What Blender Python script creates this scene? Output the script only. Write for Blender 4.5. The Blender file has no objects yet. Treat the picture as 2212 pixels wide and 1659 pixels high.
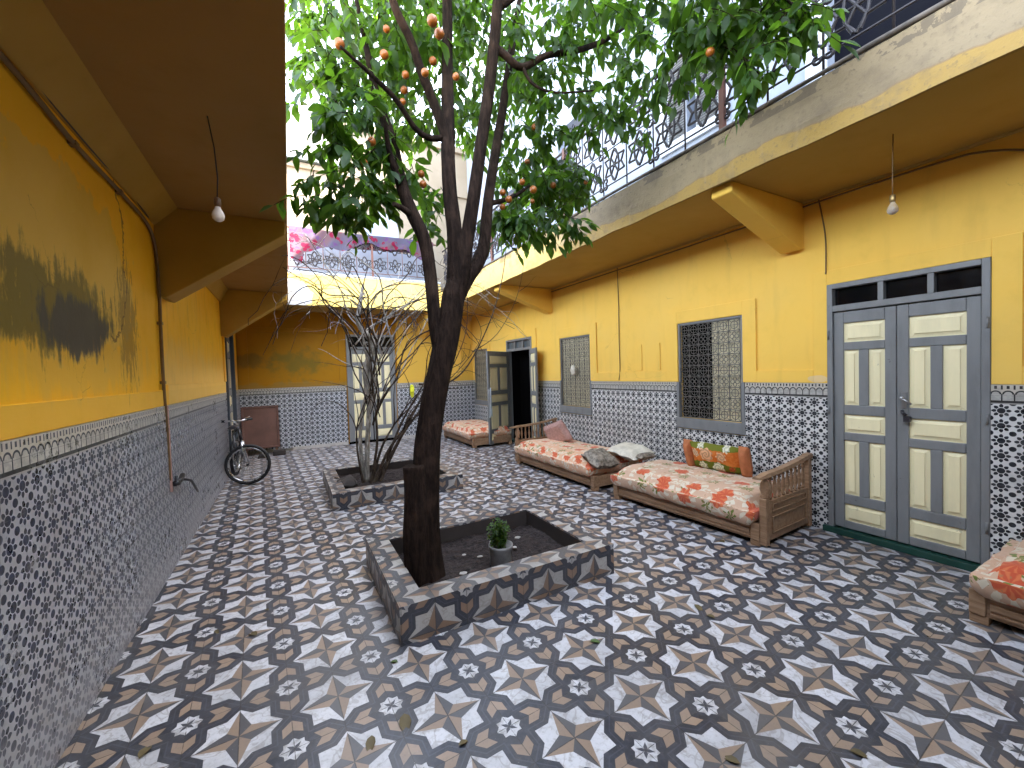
import bpy, bmesh, math, random
from mathutils import Vector, Matrix, noise
R = math.radians
PI = math.pi
rnd = random.Random(7)
C = bpy.context.scene.collection
SC = bpy.context.scene

# ------------------------------------------------------------------ camera
CF, YAW, PIT, ROL, CH = 885.34, 0.4981, -0.0299, -0.031, 1.6

def cw(x, y, f):
    c, s = math.cos(ROL), math.sin(ROL)
    x, y = c*x - s*y, s*x + c*y
    c, s = math.cos(PIT), math.sin(PIT)
    fw, up = c*f - s*y, s*f + c*y
    c, s = math.cos(YAW), math.sin(YAW)
    return Vector((s*fw + c*x, c*fw - s*x, up))

def at(u, v, ax, val):
    """point where the sight line of photo point (u, v) meets a plane"""
    d = cw((u-1106)/CF, -(v-829.5)/CF, 1)
    i = 'XYZ'.index(ax)
    o = Vector((0, 0, CH))
    return o + d*((val-o[i])/d[i])

cam = bpy.data.cameras.new('camera')
cam.sensor_width = 36
cam.lens = CF/2212*36
cam.clip_start = 0.05
cam.clip_end = 500
co = bpy.data.objects.new('camera', cam)
C.objects.link(co)
r_, u_, b_ = cw(1, 0, 0), cw(0, 1, 0), -cw(0, 0, 1)
M = Matrix((r_, u_, b_)).transposed().to_4x4()
M.translation = Vector((0, 0, CH))
co.matrix_world = M
SC.camera = co

# ------------------------------------------------------------------ light
SUN_EL, SUN_ROT = 44, 118
w = bpy.data.worlds.new('World')
SC.world = w
w.use_nodes = True
wn = w.node_tree
sky = wn.nodes.new('ShaderNodeTexSky')
sky.sky_type = 'NISHITA'
sky.sun_disc = False
sky.sun_elevation = R(SUN_EL)
sky.sun_rotation = R(SUN_ROT)
sky.air_density = 1.0
sky.dust_density = 1.0
sky.ozone_density = 0.4
hs = wn.nodes.new('ShaderNodeHueSaturation'); hs.inputs['Saturation'].default_value = .5
wn.links.new(sky.outputs[0], hs.inputs['Color'])
wn.links.new(hs.outputs[0], wn.nodes['Background'].inputs[0])
wn.nodes['Background'].inputs[1].default_value = 0.15
sl = bpy.data.lights.new('sun', 'SUN')
sl.energy = 4.0
sl.angle = R(0.5)
sl.color = (1, .93, .82)
so = bpy.data.objects.new('sun', sl)
C.objects.link(so)
sd = Vector((math.sin(R(SUN_ROT))*math.cos(R(SUN_EL)), math.cos(R(SUN_ROT))*math.cos(R(SUN_EL)), math.sin(R(SUN_EL))))
so.rotation_euler = sd.to_track_quat('Z', 'Y').to_euler()
so.location = sd*30
SC.view_settings.view_transform = 'Standard'
SC.view_settings.look = 'None'
SC.view_settings.exposure = 4.35
SC.view_settings.gamma = 1
SC.cycles.use_denoising = True
SC.cycles.max_bounces = 10
SC.cycles.diffuse_bounces = 7
SC.cycles.transparent_max_bounces = 8
SC.cycles.caustics_reflective = False
SC.cycles.caustics_refractive = False

# ------------------------------------------------------------------ node helper
class S:
    def __init__(s, nt, k): s.nt, s.k = nt, k
    def _m(s, op, *a):
        n = s.nt.nodes.new('ShaderNodeMath'); n.operation = op
        for i, x in enumerate((s,)+a):
            if isinstance(x, S): s.nt.links.new(x.k, n.inputs[i])
            else: n.inputs[i].default_value = x
        return S(s.nt, n.outputs[0])
    def __add__(s, o): return s._m('ADD', o)
    __radd__ = __add__
    def __sub__(s, o): return s._m('SUBTRACT', o)
    def __rsub__(s, o): return (s*-1)+o
    def __mul__(s, o): return s._m('MULTIPLY', o)
    __rmul__ = __mul__
    def __truediv__(s, o): return s._m('DIVIDE', o)
    def __lt__(s, o): return s._m('LESS_THAN', o)
    def __gt__(s, o): return s._m('GREATER_THAN', o)
    def __and__(s, o): return s._m('MULTIPLY', o)
    def __or__(s, o): return s._m('MAXIMUM', o)
    def abs(s): return s._m('ABSOLUTE')
    def floor(s): return s._m('FLOOR')
    def fold(s): return (s-(s+.5).floor())
    def mx(s, o): return s._m('MAXIMUM', o)
    def mn(s, o): return s._m('MINIMUM', o)
    def sq(s): return s._m('SQRT')
    def cos(s): return s._m('COSINE')
    def sin(s): return s._m('SINE')
    def sgn(s): return s._m('SIGN')
    def atan2(s, o): return s._m('ARCTAN2', o)
    def ss(s, a, b):
        n = s.nt.nodes.new('ShaderNodeMapRange'); n.interpolation_type = 'SMOOTHSTEP'
        s.nt.links.new(s.k, n.inputs[0]); n.inputs[1].default_value = a; n.inputs[2].default_value = b
        return S(s.nt, n.outputs[0])

class Mat:
    def __init__(s, name, rough=.6, spec=.5, metal=0):
        s.m = bpy.data.materials.new(name); s.m.use_nodes = True
        s.nt = s.m.node_tree; s.b = s.nt.nodes['Principled BSDF']
        s.b.inputs['Roughness'].default_value = rough
        s.b.inputs['Specular IOR Level'].default_value = spec
        s.b.inputs['Metallic'].default_value = metal
    def n(s, t, **kw):
        n = s.nt.nodes.new('ShaderNode'+t)
        for k, v in kw.items(): setattr(n, k, v)
        return n
    def uv(s):
        n = s.n('UVMap', uv_map='uv'); x = s.n('SeparateXYZ'); s.nt.links.new(n.outputs[0], x.inputs[0])
        return S(s.nt, x.outputs[0]), S(s.nt, x.outputs[1])
    def pos(s):
        n = s.n('NewGeometry'); x = s.n('SeparateXYZ'); s.nt.links.new(n.outputs['Position'], x.inputs[0])
        return [S(s.nt, o) for o in x.outputs[:3]]
    def obj(s):
        n = s.n('TexCoord'); x = s.n('SeparateXYZ'); s.nt.links.new(n.outputs['Object'], x.inputs[0])
        return [S(s.nt, o) for o in x.outputs[:3]]
    def xyz(s, x, y, z=0.):
        n = s.n('CombineXYZ')
        for i, v in enumerate((x, y, z)):
            if isinstance(v, S): s.nt.links.new(v.k, n.inputs[i])
            else: n.inputs[i].default_value = v
        return n.outputs[0]
    def noise(s, vec, scale, detail=4, rough=.55, dist=0.):
        n = s.n('TexNoise'); s.nt.links.new(vec, n.inputs['Vector'])
        n.inputs['Scale'].default_value = scale; n.inputs['Detail'].default_value = detail
        n.inputs['Roughness'].default_value = rough; n.inputs['Distortion'].default_value = dist
        return S(s.nt, n.outputs['Fac'])
    def vor(s, vec, scale, out='Distance', feature='F1', rand=1):
        n = s.n('TexVoronoi', feature=feature); s.nt.links.new(vec, n.inputs['Vector'])
        n.inputs['Scale'].default_value = scale; n.inputs['Randomness'].default_value = rand
        return S(s.nt, n.outputs[out]), n
    def wn(s, vec):
        n = s.n('TexWhiteNoise'); s.nt.links.new(vec, n.inputs['Vector']); return S(s.nt, n.outputs['Value'])
    def mix(s, f, a, b, mode='MIX'):
        n = s.n('Mix', data_type='RGBA', blend_type=mode)
        for i, v in ((0, f), (6, a), (7, b)):
            if isinstance(v, S): s.nt.links.new(v.k, n.inputs[i])
            elif isinstance(v, (int, float)): n.inputs[i].default_value = v
            elif isinstance(v, tuple): n.inputs[i].default_value = (*v, 1)
            else: s.nt.links.new(v, n.inputs[i])
        return n.outputs[2]
    def col(s, c):
        if isinstance(c, tuple): s.b.inputs['Base Color'].default_value = (*c, 1)
        else: s.nt.links.new(c, s.b.inputs['Base Color'])
        return s
    def rough(s, v): s.nt.links.new(v.k, s.b.inputs['Roughness']); return s
    def bump(s, h, strength=.3, dist=.01):
        n = s.n('Bump'); n.inputs['Strength'].default_value = strength; n.inputs['Distance'].default_value = dist
        s.nt.links.new(h.k, n.inputs['Height']); s.nt.links.new(n.outputs[0], s.b.inputs['Normal']); return s

def simple(name, col, rough=.6, spec=.5, metal=0, var=.15, scale=12, bump=0.0):
    m = Mat(name, rough, spec, metal)
    x, y, z = m.obj(); v = m.xyz(x, y, z)
    n = m.noise(v, scale, 5)
    m.col(m.mix(n.ss(.3, .7), tuple(c*(1-var) for c in col), tuple(min(1, c*(1+var)) for c in col)))
    if bump: m.bump(n, bump, .01)
    m.rough(n*.2+(rough-.1))
    return m.m

# ------------------------------------------------------------------ materials
PCO, PSI = .414, .0225
def star_tile(m, u, v, white=(.58, .58, .60), tan=(.265, .19, .135), dark=(.026, .029, .040), sdark=(.075, .074, .082), wear=1.0):
    gx, gy = u.fold(), v.fold()
    ax, ay = gx.abs(), gy.abs()
    hi, lo = ax.mx(ay), ax.mn(ay)
    dw = (hi-.298).mn((ax+ay-.42)*.707)
    wmask = dw < 0
    star = (lo*.285+hi*.115) < .0455
    sect = (gx*gy*(ax-ay)) > 0
    fx, fy = .5-ax, .5-ay
    fh, fl = fx.mx(fy), fx.mn(fy)
    chev = ((fh+fl*.9) < .415) & (fl < .1) & ((fh+fl*.67) > .262)
    flo = (fh < .10) | ((fx+fy) < .148)
    p, q = (fx+fy)*.707, (fx-fy).abs()*.707
    pet = (q < (.095-p)*.35) & (q < p*.5+.004)
    vec = m.xyz(u, v, 0.)
    n1 = m.noise(vec, 1.3, 6, .6)
    n2 = m.noise(vec, 9., 5, .65, .3)
    n3 = m.noise(vec, 45., 3, .6)
    tid = m.wn(m.xyz((u*2).floor(), (v*2).floor(), 0.))
    sid = m.wn(m.xyz((u*2).floor(), (v*2).floor(), (gx.sgn()+gy.sgn()*2+sect)))
    groove = ((dw-.055).abs() < .007)
    c = m.mix(n2.ss(.45, .7)*.6*wear, dark, tuple(k*1.9+.012 for k in dark))
    c = m.mix(groove*.7, c, tuple(k*2.2 for k in dark))
    c = m.mix(chev, c, m.mix(sid*.5, tan, tuple(k*1.35 for k in tan)))
    wc = m.mix(n1.ss(.40, .68)*.6*wear, white, tuple(k*.58 for k in white))
    wc = m.mix((n2.ss(.53, .64))*.5*wear, wc, (.24, .22, .20))
    ring = m.noise(vec, 2.6, 2, .5, 1.2)
    wc = m.mix(((ring-.5).abs() < .018)*.35*wear, wc, (.20, .17, .14))
    c = m.mix(wmask, c, wc)
    c = m.mix(flo, c, m.mix(n2.ss(.4, .65), white, (.33, .32, .31)))
    c = m.mix(pet, c, tuple(k*1.5 for k in dark))
    c = m.mix(star, c, m.mix(sect, sdark, tan))
    seam = ((ax < .0055) | (ay < .0055) | (ax > .4955) | (ay > .4955))
    c = m.mix(seam*(n2.ss(.25, .55))*.85, c, (.022, .02, .018))
    c = m.mix(tid*.20, c, (.16, .15, .14))
    big = m.noise(m.xyz(u, v, 7.), .45, 4, .6)
    c = m.mix(big.ss(.5, .72)*.35*wear, c, (.15, .14, .13))
    chip = (n3 > .71) & (n2 > .52)
    c = m.mix(chip*wear, c, (.30, .29, .28))
    c = m.mix(m.noise(vec, 22., 4, .7).ss(.45, .8)*.35*wear, c, (.12, .11, .10))
    return c, n1, n2, seam, tid

def floor_mat():
    m = Mat('floor_tile', .25, .5)
    x, y, z = m.pos()
    det = .414*.415+.024*.021
    dx, dy = x-1.003, y-1.833
    u = (dx*.415+dy*.024)/det
    v = (dx*-.021+dy*.414)/det
    c, n1, n2, seam, tid = star_tile(m, u, v)
    m.col(c)
    m.rough(n1*.2+n2*.25+tid*.14+.10)
    m.bump(n1*.8+n2*.3-seam*.6+tid*.3, .3, .006)
    return m.m

def planter_mat():
    m = Mat('planter_tile', .35, .5)
    u, v = m.uv()
    c, n1, n2, seam, tid = star_tile(m, (u+.10)/.415, (v-.03)/.415, white=(.42, .40, .37), tan=(.22, .14, .09), wear=.9)
    m.col(c); m.rough(n1*.3+n2*.2+.15); m.bump(n2-seam*.6, .3, .006)
    return m.m

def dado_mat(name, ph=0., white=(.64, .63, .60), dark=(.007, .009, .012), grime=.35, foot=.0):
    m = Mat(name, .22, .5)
    u, z = m.uv()
    T = .1075
    lu, lz = (u+ph)/T, (z-.032)/T
    gx, gy = lu.fold(), lz.fold()
    r = (gx*gx+gy*gy).sq()
    th = gy.atan2(gx)
    c8 = (th*8.).cos()
    core = r < .19
    pet = (r > .225) & (r < (c8*.06+.385)) & (c8 > -.72)
    fx, fy = .5-gx.abs(), .5-gy.abs()
    r2 = (fx*fx+fy*fy).sq()
    dot = (r2 < .165)
    link = (fx.mn(fy) < .03) & (fx.mx(fy) > .2) & (fx.mx(fy) < .28)
    vec = m.xyz(u, z, 0.)
    n1 = m.noise(vec, 2.2, 6, .6)
    n2 = m.noise(vec, 18., 5, .7)
    dk = m.mix(n2.ss(.4, .8), dark, tuple(k*3+.01 for k in dark))
    wh = m.mix(n1.ss(.4, .75)*grime, white, (.26, .25, .23))
    c = m.mix(core | pet | dot, wh, dk)
    # cap band above 1.265
    bu = ((u+ph)/.0585).fold()
    bz = (z-1.285)/.115
    ad = ((bu*.51)*(bu*.51)+(bz-.40)*(bz-.40)).sq()
    arch = ((ad-.205).abs() < .04) & (bz > .40)
    slit = (bu.abs() < .12) & (bz > .74) & (bz < .93)
    tooth = (bu.abs() > .42) & (bz > .70) & (bz < .96)
    post = (bu.abs() > .44) & (bz < .42)
    body = (bz < .40) | (ad < .205)
    bc = m.mix(body, (.50, .46, .38), m.mix(n2.ss(.4, .6), (.34, .33, .30), (.46, .44, .39)))
    bc = m.mix(arch | slit | tooth | post, bc, dark)
    bc = m.mix(z < 1.287, bc, (.02, .02, .02))
    bc = m.mix(z < 1.270, bc, (.32, .31, .28))
    c = m.mix(z > 1.262, c, bc)
    seam = ((((u+ph)/.215).fold()).abs() < .006) | ((lz*.5).fold().abs() < .006)
    c = m.mix(seam*.5, c, (.10, .10, .10))
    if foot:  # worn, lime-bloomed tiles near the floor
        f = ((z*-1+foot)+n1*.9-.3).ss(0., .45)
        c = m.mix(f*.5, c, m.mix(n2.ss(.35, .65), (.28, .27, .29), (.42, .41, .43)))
    c = m.mix(m.noise(vec, 7., 6, .7).ss(.5, .8)*grime, c, (.20, .19, .17))
    m.col(c); m.rough(n1*.2+n2*.2+.1)
    m.bump(n1*.8-seam*.4, .15, .006)
    return m.m

def ell(a, b, ca, cb, ra, rb): 
    p, q = (a-ca)/ra, (b-cb)/rb
    return (p*p+q*q).sq()

def plaster(name, base, alt, seed=0., blot=.5):
    m = Mat(name, .6, .12)
    x, y, z = m.pos()
    v = m.xyz(x+seed, y, z)
    n1 = m.noise(v, .9, 5, .55); n2 = m.noise(v, 5., 6, .6); n3 = m.noise(v, 45., 4, .6)
    c = m.mix(n1.ss(.35, .7)*blot, base, alt)
    c = m.mix(n2.ss(.5, .8)*.18, c, tuple(k*.6 for k in base))
    m.bump(n1*3+n2*.6+n3*.12, .35, .012)
    m.rough(n2*.25+.42)
    return m, c, (x, y, z), (n1, n2, n3), v

def right_plaster():
    m, c, p, n, v = plaster('yellow_plaster', (.86, .53, .095), (.88, .565, .12))
    x, y, z = p
    st = m.noise(m.xyz(x, y*3, z*.5), 2., 5, .6)
    c = m.mix(st.ss(.5, .75)*.26, c, (.58, .37, .08))
    c = m.mix(m.noise(m.xyz(x, y, z), .55, 4, .6).ss(.45, .7)*.30, c, (.72, .52, .16))
    ck = m.vor(m.xyz(x, y+n[1]*.5, z*.8+n[0]*.6), .9, feature='DISTANCE_TO_EDGE')[0]
    c = m.mix((ck < .0015)*(n[0] > .54)*.3, c, (.3, .17, .05))
    fl = ell(y, z, 2.05, 1.44, .12, .05)+n[1]*.9
    c = m.mix((fl < 1.2)*.5, c, (.65, .55, .4))
    m.col(c); return m.m

def left_plaster():
    m, c, (x, y, z), (n1, n2, n3), v = plaster('ochre_plaster', (.86, .44, .018), (.88, .49, .03), 3., .8)
    streak = m.noise(m.xyz(x, y*5, z*.9), 2.2, 7, .68)
    fine = m.noise(m.xyz(x, y*9, z*2.2), 3., 6, .7)
    # old lime showing through the ochre wash
    d = ell(y, z, 2.95, 2.22, 1.0, .52)+(n2-.5)*1.1
    lime = d.ss(1.0, .93)
    c = m.mix(lime, c, m.mix(n1.ss(.4, .6), (.70, .41, .045), (.76, .47, .08)))
    d2 = ell(y, z, 3.1, 1.72, 1.1, .2)+(streak-.5)*2.2
    c = m.mix(d2.ss(1.1, .6)*.6, c, (.72, .43, .07))
    # grey-black mould
    d = ell(y, z, 2.75, 1.96, .70, .22)+(streak-.5)*1.9+(fine-.5)*.9+(n2-.5)*1.6
    c = m.mix(d.ss(1.15, .75)*.85, c, (.14, .115, .03))
    d = ell(y, z, 2.98, 1.90, .42, .17)+(streak-.5)*1.5+(fine-.5)*.8+(n2-.5)*1.4
    c = m.mix(d.ss(1.1, .72)*.92, c, (.085, .078, .07))
    d = ell(y, z, 3.72, 2.0, .22, .5)+(fine-.5)*3.4
    c = m.mix(d.ss(.9, .5)*.6, c, (.16, .10, .03))
    rim = (ell(y, z, 3.45, 2.45, .3, .55)+(n2-.5)*.9-1.).abs()+((y < 3.4)*1.)
    c = m.mix((rim < .03)*.8, c, (.16, .09, .03))
    # run marks and painted light on the far bay
    f = (y > 4.6)*1.
    c = m.mix(f*streak.ss(.5, .72)*.55, c, (.42, .21, .02))
    c = m.mix(f*fine.ss(.52, .8)*.5, c, (.76, .54, .18))
    c = m.mix(f*((z*-1+2.15)+(n2-.5)*.8).ss(0., .5)*.55, c, (.78, .56, .20))  # paler towards the foot: lit gradient painted into the colour
    c = m.mix((z < 1.53)*.4, c, (.72, .45, .10))
    crack = m.vor(m.xyz(x, y+n2*.4, z*.7+n1*.5), 1.6, feature='DISTANCE_TO_EDGE')[0]
    c = m.mix((crack < .0025)*(n1 > .56)*.35, c, (.15, .08, .03))
    m.col(c); return m.m

def back_plaster():
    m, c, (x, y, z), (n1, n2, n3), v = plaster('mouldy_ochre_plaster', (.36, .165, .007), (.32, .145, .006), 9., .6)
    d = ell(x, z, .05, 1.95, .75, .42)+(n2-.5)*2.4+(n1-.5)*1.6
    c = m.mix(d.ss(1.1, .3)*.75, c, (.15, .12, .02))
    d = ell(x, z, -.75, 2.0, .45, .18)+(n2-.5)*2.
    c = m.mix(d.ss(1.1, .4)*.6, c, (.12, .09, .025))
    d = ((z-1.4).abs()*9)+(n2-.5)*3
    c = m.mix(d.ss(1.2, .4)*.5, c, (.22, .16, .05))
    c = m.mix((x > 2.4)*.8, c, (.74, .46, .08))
    m.col(c); return m.m

def soffit_mat(name, a, b):
    m, c, p, n, v = plaster(name, a, b, 5., .9)
    c = m.mix(m.noise(v, .6, 3).ss(.4, .7)*.35, c, tuple(k*.7 for k in a))
    m.col(c); return m.m

def fascia_mat():
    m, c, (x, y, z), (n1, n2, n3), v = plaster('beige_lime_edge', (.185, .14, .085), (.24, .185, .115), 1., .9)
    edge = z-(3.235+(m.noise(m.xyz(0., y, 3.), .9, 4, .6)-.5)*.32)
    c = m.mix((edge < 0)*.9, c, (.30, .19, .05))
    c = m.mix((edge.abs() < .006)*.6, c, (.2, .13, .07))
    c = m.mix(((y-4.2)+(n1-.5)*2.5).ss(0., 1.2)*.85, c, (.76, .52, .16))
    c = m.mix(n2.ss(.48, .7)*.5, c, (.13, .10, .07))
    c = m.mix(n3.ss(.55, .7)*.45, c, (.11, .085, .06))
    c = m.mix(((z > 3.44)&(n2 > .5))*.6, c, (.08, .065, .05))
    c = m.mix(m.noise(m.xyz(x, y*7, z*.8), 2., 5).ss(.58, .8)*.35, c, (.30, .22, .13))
    m.col(c); m.bump(n2*1.2+n3*.5, .5, .012); return m.m

def back_fascia_mat():
    m, c, (x, y, z), (n1, n2, n3), v = plaster('sunny_yellow_edge', (.88, .62, .16), (.88, .68, .24), 2., .8)
    d = ell(x, z, .1, 3.3, .38, .3)+(n2-.5)*.8
    c = m.mix(d.ss(1., .95), c, m.mix(n1.ss(.4, .6), (.55, .55, .56), (.66, .60, .50)))
    c = m.mix((z > 3.72)*.7, c, (.70, .68, .62))
    m.col(c); return m.m

def upper_mat(name, a, b):
    m, c, p, n, v = plaster(name, a, b, 4., .7)
    m.col(c); return m.m

def wood_mat(name, a, b, scale=14):
    m = Mat(name, .42, .4)
    x, y, z = m.obj()
    v = m.xyz(x*6, y*.7, z*6)
    n = m.noise(v, scale*.35, 6, .65, .8); n2 = m.noise(m.xyz(x, y, z), 3., 4)
    c = m.mix(n.ss(.35, .7), a, b)
    c = m.mix(n2.ss(.5, .8)*.3, c, tuple(k*.5 for k in a))
    m.col(c); m.bump(n, .2, .004); m.rough(n2*.3+.3); return m.m

def floral_mat(name, base, seed=0., s=1.0):
    m = Mat(name, .85, .2)
    u, v = m.uv()
    u, v = (u+seed)*(1/s), (v+seed*.7)*(1/s)
    nz = m.noise(m.xyz(u, v, 0.), 7., 3, .5)
    nz2 = m.noise(m.xyz(u, v, 4.), 22., 4, .6)
    wu, wv = u+(nz-.5)*.12, v+(nz2-.5)*.03
    # red flowers, one per cell of a loose grid
    def flowers(cell, rad, off, jig, wob):
        a, b = (wu+off)/cell, (wv+off*.63)/cell
        ia, ib = (a+.5).floor(), (b+.5).floor()
        ra = m.wn(m.xyz(ia, ib, off)); rb = m.wn(m.xyz(ib, ia, off+5.))
        fa, fb = a-ia-(ra-.5)*jig, b-ib-(rb-.5)*jig
        r = (fa*fa+fb*fb).sq(); th = fb.atan2(fa)
        edge = r-(th*7.+ra*6.).cos()*.03*wob
        return (edge < rad), r, th, ra
    c = m.mix(nz2.ss(.45, .6)*.35, base, tuple(min(1, k*1.18) for k in base))
    g, r, th, ra = flowers(.33, .2, .31, .5, 2.2)
    c = m.mix(g*((th*5.+r*30.).sin() > -.5), c, (.62, .54, .40))
    g, r, th, ra = flowers(.27, .21, 1.7, .5, 2.5)
    c = m.mix(g*((th*5.+r*22.).sin() > -.45), c, (.15, .18, .03))
    g, r, th, ra = flowers(.33, .30, .0, .25, 1.)
    ring = ((r*1.+nz*.2) > .29)
    c = m.mix(((r < .42)*(((th*9.+r*12.).sin() > .1))*(r > .24)), c, (.64, .56, .42))
    g, r, th, ra = flowers(.33, .225, .0, .25, 1.)
    c = m.mix(g*(ra > .22), c, m.mix(((th*8.).cos()*.5+r*3.).ss(.2, 1.), (.50, .085, .035), (.60, .16, .06)))
    c = m.mix((nz2 > .64)*.6, c, (.30, .17, .08))
    m.col(c)
    m.bump(m.noise(m.xyz(u, v, 9.), 5., 5, .6)+nz2*.15, .5, .02)
    m.b.inputs['Sheen Weight'].default_value = .2
    return m.m

def pillow_mat():
    m = Mat('orange_green_floral_cloth', .8, .2)
    x, y, z = m.obj()   # local: y across, z up
    n = m.noise(m.xyz(x, y, z), 14., 4, .6)
    wy, wz = y+(n-.5)*.05, z+(n-.5)*.05
    c = m.mix(n.ss(.4, .6), (.55, .13, .02), (.66, .20, .04))
    lo = wz < (-.02-wy*wy*.5)
    c = m.mix(lo, c, (.13, .15, .015))
    c = m.mix((wz > .115), c, (.16, .17, .02))
    def rose(cy, cz, r, col, pet=7.):
        d = ((wy-cy)*(wy-cy)+(wz-cz)*(wz-cz)).sq(); th = (wz-cz).atan2(wy-cy)
        k = (d < (th*pet).cos()*.008+r*1.2)
        return k, m.mix(((d*190.)+th*2.).sin().ss(-.5, .5), col, tuple(q*.62 for q in col))
    for a in ((.07, .055, .062, (.75, .42, .22)), (-.1, .05, .045, (.75, .42, .22)), (.21, .06, .035, (.75, .5, .3)), (-.05, -.09, .055, (.72, .70, .48)), (.13, -.085, .04, (.72, .70, .48)), (.14, .15, .03, (.72, .70, .5)), (-.16, .145, .032, (.72, .70, .5)), (-.2, -.08, .03, (.5, .1, .03))):
        k, cc = rose(*a)
        c = m.mix(k, c, cc)
    c = m.mix((wz < -.135), c, (.36, .05, .02))
    m.col(c); m.bump(n, .3, .01); return m.m

def bark_mat(name, a, b):
    m = Mat(name, .9, .08)
    x, y, z = m.obj()
    n = m.noise(m.xyz(x*4, y*4, z*.8), 9., 7, .7, .4); n2 = m.noise(m.xyz(x, y, z), 4., 5)
    c = m.mix(n.ss(.35, .7), a, b); c = m.mix(n2.ss(.5, .7)*.5, c, tuple(k*1.7 for k in b))
    m.col(c); m.bump(n+n2*.6, 1., .03); return m.m

def leaf_mat(name, a, b, trans=(.20, .36, .03)):
    m = Mat(name, .32, .5)
    g = m.n('NewGeometry')
    r = S(m.nt, g.outputs['Random Per Island'])
    m.col(m.mix(r, a, b))
    m.b.inputs['Roughness'].default_value = .42; m.b.inputs['Specular IOR Level'].default_value = .3
    t = m.n('BsdfTranslucent'); t.inputs[0].default_value = (*trans, 1)
    k = m.mix(r, tuple(x*.7 for x in trans), tuple(x*1.2 for x in trans)); m.nt.links.new(k, t.inputs[0])
    mx = m.n('MixShader'); mx.inputs[0].default_value = .40
    m.nt.links.new(m.b.outputs[0], mx.inputs[1]); m.nt.links.new(t.outputs[0], mx.inputs[2])
    m.nt.links.new(mx.outputs[0], m.nt.nodes['Material Output'].inputs[0])
    return m.m

def soil_mat():
    m = Mat('soil', .9, .3)
    x, y, z = m.obj(); v = m.xyz(x, y, z)
    n = m.noise(v, 24., 8, .75); k = m.vor(v, 60.)[0]
    c = m.mix(n.ss(.35, .65), (.010, .007, .007), (.045, .032, .028))
    c = m.mix((k < .12)*(n > .55), c, (.28, .25, .22))
    m.col(c); m.bump(n+k*.4, .9, .03); return m.m

def paint_mat(name, a, wear=.3, rough=.4):
    m = Mat(name, rough, .5)
    x, y, z = m.pos(); v = m.xyz(x, y, z)
    n = m.noise(m.xyz(x*3, y*3, z*.6), 3., 6, .65); n2 = m.noise(v, 14., 6, .7)
    c = m.mix(n.ss(.4, .75)*wear, a, tuple(k*.6 for k in a))
    c = m.mix((n2 > .68)*wear*1.4, c, (.07, .06, .05))
    m.col(c); m.bump(n*.6+n2*.3, .25, .006); m.rough(n2*.25+rough-.1); return m.m

def sheet_mat():
    m = Mat('pink_flowered_sheet', .85, .2)
    u, v = m.uv()
    n = m.noise(m.xyz(u, v, 0.), 9., 4, .6)
    d, nn = m.vor(m.xyz(u+(n-.5)*.1, v+(n-.5)*.1, 0.), 6.5)
    c = m.mix(m.noise(m.xyz(u, v, 3.), 2., 2).ss(.4, .6), (.115, .07, .085), (.085, .08, .125))
    c = m.mix((d < .38)*(n > .44), c, (.17, .008, .035))
    c = m.mix((d > .58)*(n > .56), c, (.10, .05, .14))
    m.col(c)
    t = m.n('BsdfTranslucent'); m.nt.links.new(c, t.inputs[0]); mx = m.n('MixShader'); mx.inputs[0].default_value = .4
    m.nt.links.new(m.b.outputs[0], mx.inputs[1]); m.nt.links.new(t.outputs[0], mx.inputs[2])
    m.nt.links.new(mx.outputs[0], m.nt.nodes['Material Output'].inputs[0])
    return m.m

def glass_mat():
    m = Mat('bulb_glass', .08, .5); m.col((.8, .76, .7)); m.b.inputs['Transmission Weight'].default_value = .75
    m.b.inputs['IOR'].default_value = 1.3
    return m.m

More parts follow.
